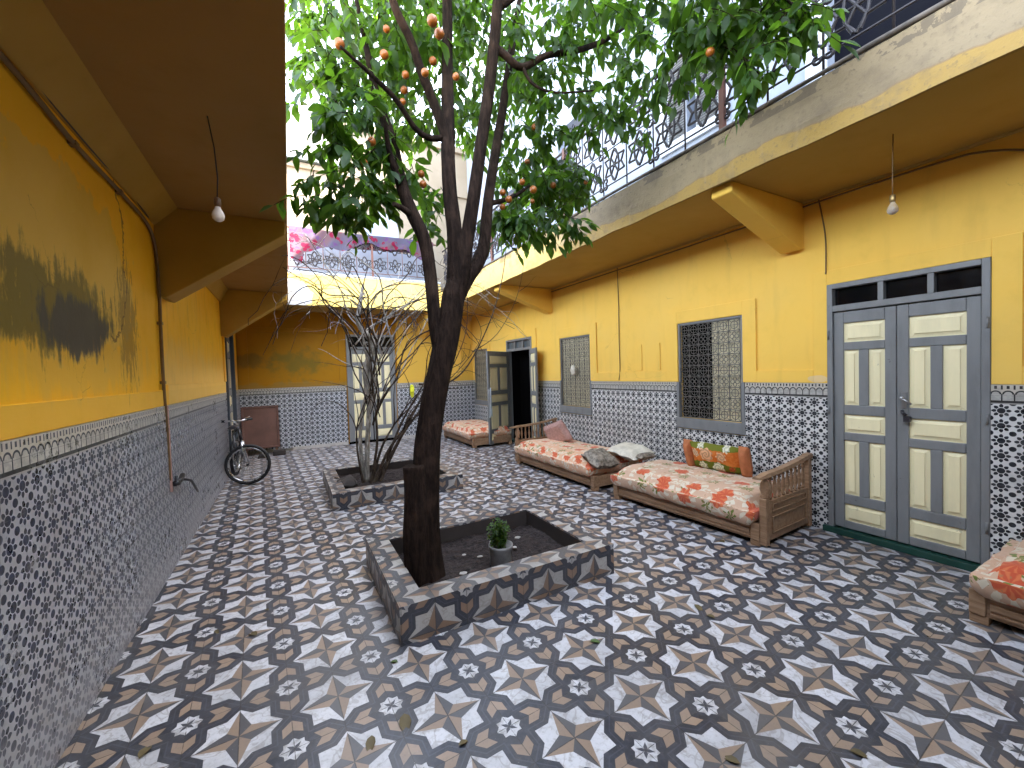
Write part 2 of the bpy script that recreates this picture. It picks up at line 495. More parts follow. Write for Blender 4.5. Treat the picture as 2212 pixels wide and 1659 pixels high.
MT = dict(
    floor=floor_mat(), planter=planter_mat(),
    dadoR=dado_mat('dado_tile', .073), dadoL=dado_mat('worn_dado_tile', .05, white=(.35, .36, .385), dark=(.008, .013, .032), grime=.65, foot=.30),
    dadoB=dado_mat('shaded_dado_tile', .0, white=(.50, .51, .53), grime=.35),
    yel=right_plaster(), och=left_plaster(), bak=back_plaster(),
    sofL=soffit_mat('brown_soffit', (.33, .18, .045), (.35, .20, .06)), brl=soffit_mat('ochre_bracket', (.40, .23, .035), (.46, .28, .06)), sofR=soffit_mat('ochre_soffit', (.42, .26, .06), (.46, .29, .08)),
    fas=fascia_mat(), bfas=back_fascia_mat(),
    upw=upper_mat('pale_blue_upper_wall', (.24, .27, .33), (.30, .33, .39)), upc=upper_mat('cream_upper_wall', (.20, .165, .12), (.26, .22, .17)),
    upg=upper_mat('roof_panel', (.30, .30, .28), (.34, .33, .31)),
    wood=wood_mat('sofa_wood', (.24, .135, .07), (.36, .23, .135)), woodd=wood_mat('dark_wood', (.11, .06, .035), (.2, .11, .06)),
    board=simple('brown_board', (.12, .055, .038), .5, var=.2, scale=3),
    fl1=floral_mat('floral_cloth', (.55, .36, .24)), fl2=floral_mat('faded_floral_cloth', (.62, .36, .22), 3.3, .9), pil=pillow_mat(),
    pink=simple('dusty_pink_cloth', (.50, .31, .27), .85, .2, scale=30, bump=.3), gus=simple('terracotta_cloth', (.48, .17, .07), .85, .2, bump=.3),
    cream=simple('cream_cloth', (.58, .54, .44), .85, .2, bump=.3), grey=simple('grey_brown_cloth', (.22, .19, .15), .85, .2, scale=25, var=.5),
    bark=bark_mat('orange_bark', (.010, .0065, .005), (.034, .021, .015)), bark2=bark_mat('pale_twig_bark', (.20, .18, .155), (.55, .51, .46)), barkd=bark_mat('dark_twig_bark', (.035, .025, .02), (.10, .075, .055)),
    leaf=leaf_mat('orange_leaf', (.008, .027, .009), (.030, .068, .013), (.16, .33, .02)), leafd=leaf_mat('small_plant_leaf', (.02, .05, .018), (.05, .09, .03)),
    fruit=simple('orange_peel', (.25, .070, .004), .4, scale=60, var=.2, bump=.3), dry=simple('dry_leaf', (.10, .075, .03), .6), green=simple('fresh_leaf', (.05, .09, .02), .4),
    soil=soil_mat(), iron=simple('dark_iron', (.018, .014, .018), .5, .4), giron=simple('painted_grille', (.11, .10, .085), .5), rust=simple('rusty_iron', (.12, .05, .035), .7), pipe=simple('weathered_pipe', (.07, .055, .045), .6, var=.6, scale=9),
    door=paint_mat('grey_door_paint', (.20, .203, .198), .5), doorc=paint_mat('cream_door_paint', (.86, .76, .46), .28), dgreen=paint_mat('green_step_tile', (.012, .055, .04), .5, .3),
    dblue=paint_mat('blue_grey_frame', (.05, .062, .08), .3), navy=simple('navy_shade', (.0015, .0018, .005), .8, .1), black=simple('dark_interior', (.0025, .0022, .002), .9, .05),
    beige=simple('beige_shutter', (.66, .58, .38), .7), glassd=simple('dark_glass', (.003, .003, .004), .15, .3), gglass=simple('grey_glass', (.10, .12, .13), .15),
    cable=simple('painted_cable', (.16, .09, .03), .6), cabled=simple('dark_cable', (.03, .02, .018), .5), brass=simple('dull_brass', (.35, .24, .10), .4, metal=.8),
    bulb=simple('frosted_bulb', (.72, .66, .60), .25), bulbc=glass_mat(), rubber=simple('black_rubber', (.015, .015, .017), .7), chrome=simple('bare_steel', (.55, .55, .56), .28, metal=1.0), plast=simple('black_plastic', (.02, .02, .025), .4),
    pot=simple('grey_bucket', (.17, .165, .16), .5, var=.3), stone=simple('pale_chip', (.30, .28, .25), .8), rim=simple('dark_liner', (.03, .022, .018), .8),
    towel=simple('pale_blue_cloth', (.62, .68, .74), .85, .2, bump=.3), yrag=simple('yellow_green_cloth', (.55, .55, .03), .8, .2), handle=simple('steel_handle', (.3, .3, .3), .35, metal=.8),
    louv=simple('louvre_dark', (.05, .055, .06), .5), sheet=sheet_mat(), white=simple('white_frame_paint', (.42, .44, .48), .5), roof=simple('roof_cement', (.45, .42, .38), .9),
)

# ------------------------------------------------------------------ mesh builder
class MB:
    def __init__(s): s.v, s.f, s.sm = [], [], []
    def face(s, pts, smooth=False):
        i = len(s.v); s.v += [Vector(p) for p in pts]; s.f.append(tuple(range(i, i+len(pts)))); s.sm.append(smooth); return s
    def box(s, a, b):
        (x0, y0, z0), (x1, y1, z1) = [min(p, q) for p, q in zip(a, b)], [max(p, q) for p, q in zip(a, b)]
        i = len(s.v)
        s.v += [Vector(p) for p in ((x0, y0, z0), (x1, y0, z0), (x1, y1, z0), (x0, y1, z0), (x0, y0, z1), (x1, y0, z1), (x1, y1, z1), (x0, y1, z1))]
        for f in ((0, 3, 2, 1), (4, 5, 6, 7), (0, 1, 5, 4), (1, 2, 6, 5), (2, 3, 7, 6), (3, 0, 4, 7)):
            s.f.append(tuple(i+k for k in f)); s.sm.append(False)
        return s
    def prism(s, prof, axis, a, b):
        """prof: 2-D outline; axis: extrusion axis"""
        def P(p, t): return {'X': (t, p[0], p[1]), 'Y': (p[0], t, p[1]), 'Z': (p[0], p[1], t)}[axis]
        i = len(s.v); n = len(prof)
        s.v += [Vector(P(p, a)) for p in prof]+[Vector(P(p, b)) for p in prof]
        s.f.append(tuple(i+k for k in range(n))); s.sm.append(False)
        s.f.append(tuple(i+n+k for k in reversed(range(n)))); s.sm.append(False)
        for k in range(n):
            j = (k+1) % n; s.f.append((i+k, i+n+k, i+n+j, i+j)); s.sm.append(False)
        return s
    def tube(s, pts, rad, n=8, cap=True, wob=0):
        pts = [Vector(p) for p in pts]
        if not isinstance(rad, (list, tuple)): rad = [rad]*len(pts)
        i0 = len(s.v); up = None
        for k, p in enumerate(pts):
            t = (pts[min(k+1, len(pts)-1)]-pts[max(k-1, 0)]).normalized()
            if up is None: up = Vector((0, 0, 1)) if abs(t.z) < .9 else Vector((1, 0, 0))
            a = (up-t*up.dot(t))
            if a.length < 1e-4: a = t.orthogonal()
            a.normalize(); b = t.cross(a); up = a
            for j in range(n):
                th = 2*PI*j/n; r = rad[k]
                d = a*math.cos(th)+b*math.sin(th)
                if wob: r *= 1+wob*noise.noise((p+d*.2)*3.1)+wob*.5*math.sin(3*th+k*.3)
                s.v.append(p+d*r)
        for k in range(len(pts)-1):
            for j in range(n):
                a = i0+k*n+j; b = i0+k*n+(j+1) % n
                s.f.append((a, b, b+n, a+n)); s.sm.append(True)
        if cap:
            s.f.append(tuple(i0+j for j in reversed(range(n)))); s.sm.append(False)
            e = i0+(len(pts)-1)*n; s.f.append(tuple(e+j for j in range(n))); s.sm.append(False)
        return s
    def lathe(s, c, prof, n=16, axis='Z', squash=1):
        i0 = len(s.v); c = Vector(c)
        for r, h in prof:
            for j in range(n):
                th = 2*PI*j/n; x, y = r*math.cos(th), r*math.sin(th)*squash
                s.v.append(c+{'Z': Vector((x, y, h)), 'X': Vector((h, x, y)), 'Y': Vector((x, h, y))}[axis])
        for k in range(len(prof)-1):
            for j in range(n):
                a = i0+k*n+j; b = i0+k*n+(j+1) % n
                s.f.append((a, b, b+n, a+n)); s.sm.append(True)
        s.f.append(tuple(i0+j for j in reversed(range(n)))); s.sm.append(False)
        e = i0+(len(prof)-1)*n; s.f.append(tuple(e+j for j in range(n))); s.sm.append(False)
        return s
    def torus(s, c, R_, r, ax1, ax2, n=40, m=8, flat=1):
        c, ax1, ax2 = Vector(c), Vector(ax1).normalized(), Vector(ax2).normalized(); nn = ax1.cross(ax2); i0 = len(s.v)
        for k in range(n):
            t = 2*PI*k/n; d = ax1*math.cos(t)+ax2*math.sin(t)
            for j in range(m):
                q = 2*PI*j/m; s.v.append(c+d*(R_+r*math.cos(q))+nn*r*flat*math.sin(q))
        for k in range(n):
            for j in range(m):
                a, b = i0+k*m+j, i0+k*m+(j+1) % m; c2, d2 = i0+((k+1) % n)*m+(j+1) % m, i0+((k+1) % n)*m+j
                s.f.append((a, b, c2, d2)); s.sm.append(True)
        return s
    def soft(s, c, h, px=6, py=6, ex=.35, nz=.012, cuts=14, seed=0, rot=None, sag=0, low=0):
        """cushion-like body: half sizes h, pinched towards its rims"""
        bm = bmesh.new(); bmesh.ops.create_cube(bm, size=2); bmesh.ops.subdivide_edges(bm, edges=bm.edges[:], cuts=cuts, use_grid_fill=True)
        i0 = len(s.v); c = Vector(c)
        for v in bm.verts:
            x, y, z = v.co
            f = max(0, 1-abs(x)**px)**ex*max(0, 1-abs(y)**py)**ex
            if z < 0: f = low+(1-low)*f
            elif low: f = f*.9+.1*(1-z)
            lat = 1-.06*(abs(z)**3)
            q = Vector((x*h[0]*lat, y*h[1]*lat, z*h[2]*(f*.88+.12)))
            q += Vector((0, 0, 1))*noise.noise(q*5+Vector((seed, 0, 0)))*nz*2
            q += Vector((noise.noise(q*9+Vector((0, seed, 0))), noise.noise(q*9+Vector((0, 0, seed))), noise.noise(q*14)))*nz
            q.z -= sag*(x*x)*(1 if x < 0 else 0)
            if rot: q = rot @ q
            s.v.append(c+q)
        bm.verts.index_update()
        for f in bm.faces: s.f.append(tuple(i0+v.index for v in f.verts)); s.sm.append(True)
        bm.free(); return s
    def build(s, name, mat, parent=None, merge=False, bevel=0, world=True):
        me = bpy.data.meshes.new(name)
        off = parent_loc(parent) if (parent and world) else Vector((0, 0, 0))
        me.from_pydata([v-off for v in s.v], [], s.f)
        me.polygons.foreach_set('use_smooth', s.sm)
        uv = me.uv_layers.new(name='uv')
        me.update()
        for p in me.polygons:
            n = p.normal; a = max(range(3), key=lambda i: abs(n[i]))
            for li in p.loop_indices:
                v = s.v[me.loops[li].vertex_index]
                uv.data[li].uv = (v.y, v.z) if a == 0 else ((v.x, v.z) if a == 1 else (v.x, v.y))
        bm = bmesh.new(); bm.from_mesh(me)
        bmesh.ops.recalc_face_normals(bm, faces=bm.faces); bm.to_mesh(me); bm.free()
        me.materials.append(MT[mat])
        o = bpy.data.objects.new(name, me); C.objects.link(o)
        if parent: o.parent = parent
        if bevel:
            b = o.modifiers.new('bevel', 'BEVEL'); b.width = bevel; b.segments = 2; b.limit_method = 'ANGLE'
        return o

def parent_loc(p):
    l = Vector((0, 0, 0))
    while p: l += p.location; p = p.parent
    return l

def tag(o, label, cat, group=None, kind=None):
    if label: o['label'] = label
    if cat: o['category'] = cat
    if group: o['group'] = group
    if kind: o['kind'] = kind
    return o

def thing(name, label, cat, loc=(0, 0, 0), group=None, rot=None):
    o = bpy.data.objects.new(name, None); C.objects.link(o); o.location = loc; o.empty_display_size = .1
    if rot: o.rotation_euler = rot
    return tag(o, label, cat, group)

def copy_tree(o, parent=None):
    c = o.copy(); C.objects.link(c); c.parent = parent
    for ch in list(o.children): copy_tree(ch, c)
    return c

def wall_cells(mb, axis, face, back, u0, u1, z0, z1, holes):
    us = sorted({u0, u1, *[h[0] for h in holes], *[h[1] for h in holes]}); zs = sorted({z0, z1, *[h[2] for h in holes], *[h[3] for h in holes]})
    us = [u for u in us if u0 <= u <= u1]; zs = [z for z in zs if z0 <= z <= z1]
    for i in range(len(us)-1):
        run = None
        for k in range(len(zs)-1):
            cu, cz = (us[i]+us[i+1])/2, (zs[k]+zs[k+1])/2
            solid = not any(h[0] < cu < h[1] and h[2] < cz < h[3] for h in holes)
            if solid: run = (run[0], zs[k+1]) if run else (zs[k], zs[k+1])
            if run and (not solid or k == len(zs)-2):
                a, b = run; run = None
                if axis == 'X': mb.box((face, us[i], a), (back, us[i+1], b))
                else: mb.box((us[i], face, a), (us[i+1], back, b))
    return mb

# ------------------------------------------------------------------ setting
XL, XR, YB = -.95, 4.467, 10.4
ZS = 3.15          # right soffit
ZT = 3.54          # top of right slab
tag(MB().box((-3.5, -6, -.2), (8, 13, 0)).build('floor', 'floor'), None, None, kind='structure')
tag(MB().box((-9, -6, 3.1), (XL-.301, 13, 3.46)).build('roof_terrace', 'roof'), None, None, kind='structure')

# right wall
HR = [(.965, 1.945, -1, 2.285), (2.80, 3.64, .94, 2.14), (5.43, 6.27, .95, 2.175), (7.30, 8.38, -1, 2.30), (9.47, 10.28, .88, 2.20)]
wr = thing('courtyard_wall', 'clean yellow plaster wall behind the floral sofas, tiled below', 'wall', (XR, 4, 0))
wall_cells(MB(), 'X', XR, XR+.3, -6, YB, 0, 3.6, HR).build('plaster_wall', 'yel', wr)
HD = [(h[0]-(.021 if i in (0, 3) else .04), h[1]+(.021 if i in (0, 3) else .04), h[2]-.14, h[3]+.1) for i, h in enumerate(HR)]
wall_cells(MB(), 'X', XR-.022, XR+.001, -6, YB, 0, 1.40, HD).build('tile_dado', 'dadoR', wr)
mo = MB()
def mould(u0, u1, z0, z1, hole, d=.02):
    wall_cells(mo, 'X', XR-d, XR+.001, u0, u1, z0, z1, [hole])
mould(-6, .80, 1.402, 1.53, (-9, -8, 0, 0)); mould(2.085, 2.635, 1.402, 1.53, (-9, -8, 0, 0))
mould(2.635, 3.83, 1.402, 2.31, (2.785, 3.655, 0, 2.155)); mould(.80, 2.085, 1.402, 2.45, (.944, 1.967, 0, 2.317))
mould(3.83, 5.25, 1.402, 1.545, (-9, -8, 0, 0)); mould(5.25, 6.45, 1.402, 2.36, (5.415, 6.285, 0, 2.19))
mould(6.45, 7.11, 1.402, 1.54, (-9, -8, 0, 0)); mould(7.11, 8.55, 1.402, 2.48, (7.279, 8.401, 0, 2.322))
mould(8.55, 9.3, 1.402, 1.54, (-9, -8, 0, 0)); mould(9.3, 10.398, 1.402, 2.36, (9.455, 10.295, 0, 2.215))
mo.build('moulding', 'yel', wr, bevel=.004)
MB().box((XR-.012, 4.28, 1.56), (XR+.001, 4.40, 1.93)).box((XR-.012, 3.95, 1.56), (XR+.001, 3.99, 1.93)).build('patch_board', 'yel', wr)
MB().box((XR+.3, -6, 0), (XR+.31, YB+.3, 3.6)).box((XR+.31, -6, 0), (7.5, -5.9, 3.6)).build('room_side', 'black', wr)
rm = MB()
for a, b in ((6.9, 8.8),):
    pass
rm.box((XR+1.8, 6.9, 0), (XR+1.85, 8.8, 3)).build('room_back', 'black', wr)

# left wall
wl = thing('courtyard_wall', 'stained peeling ochre wall with worn blue and white dado', 'wall', (XL, 4, 0))
HL = [(8.45, 9.55, -1, 2.50)]
wall_cells(MB(), 'X', XL, XL-.3, -6, YB, 0, 3.45, HL).build('plaster_wall', 'och', wl)
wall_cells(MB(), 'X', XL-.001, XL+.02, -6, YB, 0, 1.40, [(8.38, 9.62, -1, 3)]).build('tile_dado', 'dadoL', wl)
lm = MB(); wall_cells(lm, 'X', XL-.001, XL+.014, -6, 4.46, 1.402, 1.535, [(-9, -8, 0, 0)]); wall_cells(lm, 'X', XL-.001, XL+.02, 4.50, 8.35, 1.402, 1.58, [(-9, -8, 0, 0)])
lm.box((XL-.001, 8.3, 1.582), (XL+.03, 8.38, 2.6))
lm.build('moulding', 'och', wl, bevel=.005)

# back wall
HB = [(1.24, 2.32, -1, 2.57)]
wb = thing('courtyard_wall', 'mouldy ochre back wall of the deep gallery, tiled below', 'wall', (1.5, YB, 0))
wall_cells(MB(), 'Y', YB, YB+.3, XL-.3, XR+.3, 0, 3.45, HB).build('plaster_wall', 'bak', wb)
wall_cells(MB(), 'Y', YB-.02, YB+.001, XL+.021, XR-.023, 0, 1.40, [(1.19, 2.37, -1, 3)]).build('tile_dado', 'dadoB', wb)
bmo = MB(); wall_cells(bmo, 'Y', YB-.018, YB+.001, XL+.022, 1.18, 1.402, 2.72, [(XL+.2, 1.05, 1.51, 2.62)]); wall_cells(bmo, 'Y', YB-.018, YB+.001, 2.38, XR-.025, 1.402, 1.52, [(-9, -8, 0, 0)])
bmo.build('moulding', 'bak', wb, bevel=.004)
MB().box((3.35, YB-.03, 1.53), (4.1, YB+.001, 2.3)).build('yellow_panel', 'yel', wb)
MB().box((XL+.03, YB-.05, 0), (1.18, YB-.021, .07)).box((2.38, YB-.05, 0), (XR-.03, YB-.021, .07)).build('skirting', 'roof', wb)

# ---- balconies
def bracket(mb, y0, y1, xw, xo, zt, zw, zo):
    mb.prism([(xw, zt), (xw, zw), (xw+(xo-xw)*.06, zw-.015), (xo, zo), (xo, zt)], 'Y', y0, y1)
bl = thing('balcony', 'plain low brown gallery overhead on the left side of the courtyard', 'balcony', (XL, 4, 3.1))
MB().box((XL, -6, 3.1), (.05, 9.38, 3.46)).build('slab', 'sofL', bl, bevel=.01)
MB().prism([(XL, 3.099), (XL, 2.935), (XL+.012, 2.935), (XL+.17, 3.099)], 'Y', -6, 4.5).prism([(XL, 3.099), (XL, 2.9), (XL+.02, 2.9), (XL+.13, 3.099)], 'Y', 4.82, 8.2).build('cove', 'brl', bl)
for y in (-1.2, 4.5, 8.2):
    b = MB(); bracket(b, y, y+.3, XL+.001, .03, 3.099, 2.34, 2.98); b.build('bracket', 'brl', bl, bevel=.008)

brr = thing('balcony', 'long yellow gallery overhead along the right wall, beige lime edge', 'balcony', (XR, 4, 3.2))
MB().box((3.262, -6, ZS), (XR, YB, ZT-.02)).build('slab', 'sofR', brr)
fb = MB()
ys = [-6+i*.12 for i in range(int(16.3/.12)+1)]
i0 = 0
prev = None
for y in ys+[YB-.99]:
    if y > YB-.99: continue
    w1 = .006*noise.noise(Vector((y*2.3, 0, 0))); w2 = .012*noise.noise(Vector((y*1.7, 5, 0))); w3 = .01*noise.noise(Vector((y*3, 9, 0)))
    cur = [(3.262, y, ZS-.03+w3), (3.235+w1, y, ZS-.03+w3), (3.232+w2, y, ZS+.12), (3.236+w1, y, ZS+.25), (3.24+w2, y, ZT-.02+w3), (3.27, y, ZT+.004), (3.40, y, ZT+.006)]
    if prev:
        for k in range(6): fb.face([prev[k], cur[k], cur[k+1], prev[k+1]], True)
    prev = cur
fb.build('edge_beam', 'fas', brr)
MB().tube([(3.25, y, ZT+.012+.008*noise.noise(Vector((y, 1, 1)))) for y in [-6+i*.3 for i in range(52)] if y < YB-1.0], [.017+.007*noise.noise(Vector((i*.7, 0, 3))) for i in range(52)][:len([1 for i in range(52) if -6+i*.3 < YB-1.0])], 8).build('edge_pipe', 'pipe', brr)
MB().box((3.30, -6, ZT-.02), (XR, YB-1.0, ZT+.0)).build('gallery_floor', 'roof', brr)
for y in (2.16, 6.50, -2.2):
    b = MB(); bracket(b, y, y+.19, XR-.001, 3.33, ZS-.001, 2.71, 3.06); b.build('bracket', 'yel', brr, bevel=.012)
# plaster cove where soffit meets wall
MB().tube([(XR-.01, -6, ZS-.004), (XR-.01, 9.4, ZS-.004)], .016, 6).build('cove', 'sofR', brr)

ZB = 3.10
bb = thing('balcony', 'bright yellow gallery crossing the far end of the courtyard', 'balcony', (1.6, 9.4, 3.1))
MB().box((.0, 9.42, ZB), (3.262, YB, 3.70)).box((XL, 9.385, ZB+.01), (0, YB, 3.70)).build('slab', 'sofR', bb)
MB().box((.02, 9.385, ZB-.015), (3.26, 9.418, 3.735)).build('edge_beam', 'bfas', bb, bevel=.008)
MB().box((.02, 9.37, 3.737), (3.26, 9.6, 3.775)).build('cap', 'white', bb, bevel=.006)
b = MB(); b.prism([(10.39, ZB-.001), (10.39, 2.5), (9.5, ZB-.12), (9.5, ZB-.001)], 'X', 2.95, 3.12); b.build('bracket', 'yel', bb, bevel=.01)

# ---- upper storeys
ur = thing('upper_storey', 'white upstairs facade behind the wrought iron railing', 'building', (XR, 4, 3.6))
wall_cells(MB(), 'X', XR, XR+.3, -6, YB, 3.605, 8.75, [(.5, 1.95, 3.7, 6.0), (3.32, 3.46, 4.5, 5.55), (5.2, 6.2, 3.7, 5.9), (7.5, 8.3, 4.4, 5.6)]).build('facade', 'upw', ur)
MB().box((XR+.12, .45, 3.65), (XR+.14, 2.0, 6.05)).build('shade_sheet', 'navy', ur)  # navy sheet stands in for the shade inside this opening
for q_ in (((XR+.2, 5.1, 3.6), (XR+.22, 6.3, 6)), ((XR+.2, 7.4, 4.3), (XR+.22, 8.4, 5.7)), ((XR+.2, 3.2, 4.4), (XR+.22, 3.6, 5.6))): MB().box(*q_).build('window_backing', 'upw', ur)
MB().box((XR-.03, 1.95, 3.60), (XR+.01, 2.13, 6.2)).box((XR-.03, .5, 6.0), (XR+.01, 2.13, 6.2)).build('door_surround', 'white', ur, bevel=.006)
wf = MB().box((XR-.035, 2.90, 4.36), (XR+.0, 3.0, 5.62)).box((XR-.035, 3.76, 4.36), (XR+.0, 3.86, 5.62)).box((XR-.035, 3.0, 4.36), (XR, 3.76, 4.48)).box((XR-.035, 3.0, 5.52), (XR, 3.76, 5.62)).build('window_frame', 'white', ur, bevel=.005)
for y0, y1 in ((3.02, 3.32), (3.46, 3.74)):
    sh = MB().box((XR-.022, y0, 4.49), (XR-.006, y1, 5.51)).build('shutter', 'white', ur)
    lv = MB()
    for i in range(31):
        z = 4.51+i*.032
        lv.prism([(XR-.024, z), (XR-.040, z-.010), (XR-.040, z-.002), (XR-.024, z+.013)], 'Y', y0+.012, y1-.012)
    lv.build('louvre', 'louv', sh)

ub = thing('upper_storey', 'cream sunlit facade beyond the far gallery', 'building', (1.5, YB, 3.8))
wall_cells(MB(), 'Y', YB, YB+.3, XL-.3, XR+.3, 3.46, 7.55, [(1.75, 2.55, 4.0, 5.35)]).build('facade', 'upc', ub)
MB().box((XL-.3, YB-.06, 6.30), (XR, YB-.001, 6.42)).box((XL-.3, YB-.10, 7.45), (XR, YB-.001, 7.6)).build('cornice', 'upc', ub, bevel=.01)
MB().box((.12, YB-.14, 6.50), (1.35, YB-.02, 7.56)).build('roof_panel', 'upg', ub, bevel=.01)
MB().box((.12, YB-.155, 6.44), (1.35, YB-.02, 6.49)).build('gutter', 'gglass', ub, bevel=.005)
pr = [(1.75, 4.0), (2.55, 4.0), (2.55, 5.2)]+[(2.15+.4*math.cos(t*PI/10), 5.2+.4*math.sin(t*PI/10)) for t in range(1, 10)]+[(1.75, 5.2)]
MB().prism(pr, 'Y', YB-.03, YB-.002).build('arched_niche', 'upw', ub)
MB().box((1.85, YB-.05, 4.85), (2.5, YB-.031, 4.9)).build('niche_ledge', 'gglass', ub)

bq = thing('balcony', 'yellow gallery crossing behind the viewer', 'balcony', (1.6, -.6, 3.15))
MB().box((.052, -6, 3.12), (3.23, -.45, 3.5)).build('slab', 'sofR', bq)
un = thing('unseen_wing', 'unseen house wing added behind the viewer to hold off sunlight', 'building', (1.5, -6, 0))  # unseen wing, added to block sun from behind the camera
MB().box((-4, -6.4, 0), (8, -6.0, 6.5)).build('facade', 'upc', un)

# ---- railings
def iron_panel(mb, P, u0, u1, z0, z1, seed=0):
    """six-rayed star lattice between two uprights; P maps (u,z)->point"""
    cu = (u0+u1)/2; hgt = (z1-z0)/2; w_ = (u1-u0)
    for k in range(2):
        cz = z0+hgt*(k+.5); r = min(w_*.46, hgt*.44)
        for j in range(6):
            t = PI/6+j*PI/3 if False else j*PI/3
            e = (cu+r*.62*math.cos(t), cz+r*.62*math.sin(t))
            mb.tube([P(cu, cz), P(*e)], .0115, 5, False)
            for s_ in (-1, 1):
                t2 = t+s_*PI/3*.5
                e2 = (cu+r*1.02*math.cos(t2), cz+r*1.02*math.sin(t2))
                mb.tube([P(*e), P(*e2)], .0115, 5, False)
        # long leaf loops
        for s_ in (-1, 1):
            mb.tube([P(cu+s_*.02, cz-r*.95), P(cu+s_*w_*.17, cz-r*.4), P(cu+s_*w_*.19, cz), P(cu+s_*w_*.17, cz+r*.4), P(cu+s_*.02, cz+r*.95)], .012, 5, False)
def scroll(mb, P, u, z, r=.042):
    for sx in (-1, 1):
        for sz in (-1, 1):
            pts = []
            for i in range(10):
                t = i/9*1.55*PI; rr = r*(1-.06*i)
                pts.append(P(u+sx*(r*.2+r*.75+rr*-math.cos(t)*.8), z+sz*(r*.35+rr*math.sin(t)*.9+r*.3)))
            mb.tube(pts, .0115, 5, False)

rr = thing('railing', 'long wrought iron star railing on the right gallery edge', 'railing', (3.3, 4, ZT))
PX = lambda u, z: (3.3, u, z)
z0, z1 = 3.69, 4.47
MB().tube([PX(-4, z1), PX(9.3, z1)], .017, 8).build('top_rail', 'iron', rr)
MB().tube([PX(-4, (z0+z1)/2), PX(9.3, (z0+z1)/2)], .007, 6).build('middle_rail', 'iron', rr)
MB().tube([PX(-4, z0), PX(9.3, z0)], .009, 6).build('bottom_rail', 'iron', rr)
step = .371; u = 2.21-step*15; k = -15
while u < 9.2:
    if k % 6 == 0:
        MB().box((3.278, u-.022, ZT-.01), (3.322, u+.022, 4.50)).build('post', 'rust', rr, bevel=.003)
    else:
        MB().tube([PX(u, ZT-.005), PX(u, z1)], .008, 6).build('upright', 'iron', rr)
    if k > -8 and u+step < 9.3:
        mb = MB(); iron_panel(mb, PX, u, u+step, z0, z1)
        if k % 2 == 0:
            scroll(mb, PX, u, z0+.03); scroll(mb, PX, u, (z0+z1)/2); scroll(mb, PX, u, z1-.04)
        else:
            scroll(mb, PX, u, (z0+z1)/2, .024)
        mb.build('lattice', 'iron', rr)
    u += step; k += 1
rb = thing('railing', 'rusty iron railing across the far yellow gallery, sheet hung on it', 'railing', (1.6, 9.46, 3.78))
PY = lambda u, z: (u, 9.46, z)
MB().tube([PY(.05, 4.66), PY(3.25, 4.66)], .016, 8).build('top_rail', 'rust', rb)
MB().tube([PY(.05, 3.87), PY(3.25, 3.87)], .008, 6).build('bottom_rail', 'rust', rb)
u = .08; k = 0
while u < 3.0:
    (MB().box((u-.02, 9.44, 3.776), (u+.02, 9.48, 4.64)) if k % 5 == 0 else MB().tube([PY(u, 3.87), PY(u, 4.65)], .007, 6)).build('post' if k % 5 == 0 else 'upright', 'rust', rb)
    mb = MB(); iron_panel(mb, PY, u, min(u+.33, 3.2), 3.87, 4.65); mb.build('lattice', 'iron', rb)
    u += .33; k += 1
MB().box((.1, 9.9, 3.70), (3.2, 9.93, 4.5)).build('white_screen', 'upw', bb)

# sheet over far railing
sm = MB(); nu, nz_ = 60, 14
def shp(i, j, side=0):
    x = .12+(3.0)*i/nu; t = j/nz_
    drop = .34+.12*math.sin(i*.11+1)+.06*math.sin(i*.37)+(.22 if i < 5 else 0)
    z = 4.69-t*drop
    return (x+.01*math.sin(j), 9.44-.02-.018*math.sin(i*.8+j*.15)*t-.01*t, z-.02*math.sin(i*.09))
for i in range(nu):
    for j in range(nz_):
        sm.face([shp(i, j), shp(i+1, j), shp(i+1, j+1), shp(i, j+1)], True)
for i in range(nu):
    for j in range(5):
        f = lambda a, b: (shp(a, 0)[0], 9.50+.01*math.sin(a*.5), shp(a, 0)[2]-b*.06)
        sm.face([f(i, j), f(i+1, j), f(i+1, j+1), f(i, j+1)], True)
    a, b = shp(i, 0), shp(i+1, 0); sm.face([a, b, (b[0], 9.50, b[2]), (a[0], 9.50, a[2])], True)
tag(sm.build('bed_sheet', 'sheet'), 'white sheet with pink flowers hung over the far upstairs railing', 'sheet')

# ------------------------------------------------------------------ doors and windows
def raised_panel(parent, fr, u0, u1, z0, z1, t0, mat='doorc'):
    """cream field with a raised centre; fr maps (u, z, depth)->point; depth towards viewer"""
    mb = MB()
    b = .028; d0, d1 = t0-.012, t0+.004
    ring = [(0, d0), (b*.25, d0), (b*1.15, d1-.008), (b*1.2, d1), ]
    prev = None
    for off, d in ring:
        cur = [fr(u0+off, z0+off, d), fr(u1-off, z0+off, d), fr(u1-off, z1-off, d), fr(u0+off, z1-off, d)]
        if prev:
            for k in range(4): mb.face([prev[k], prev[(k+1) % 4], cur[(k+1) % 4], cur[k]])
        prev = cur
    mb.face(prev)
    return mb.build('panel', mat, parent)

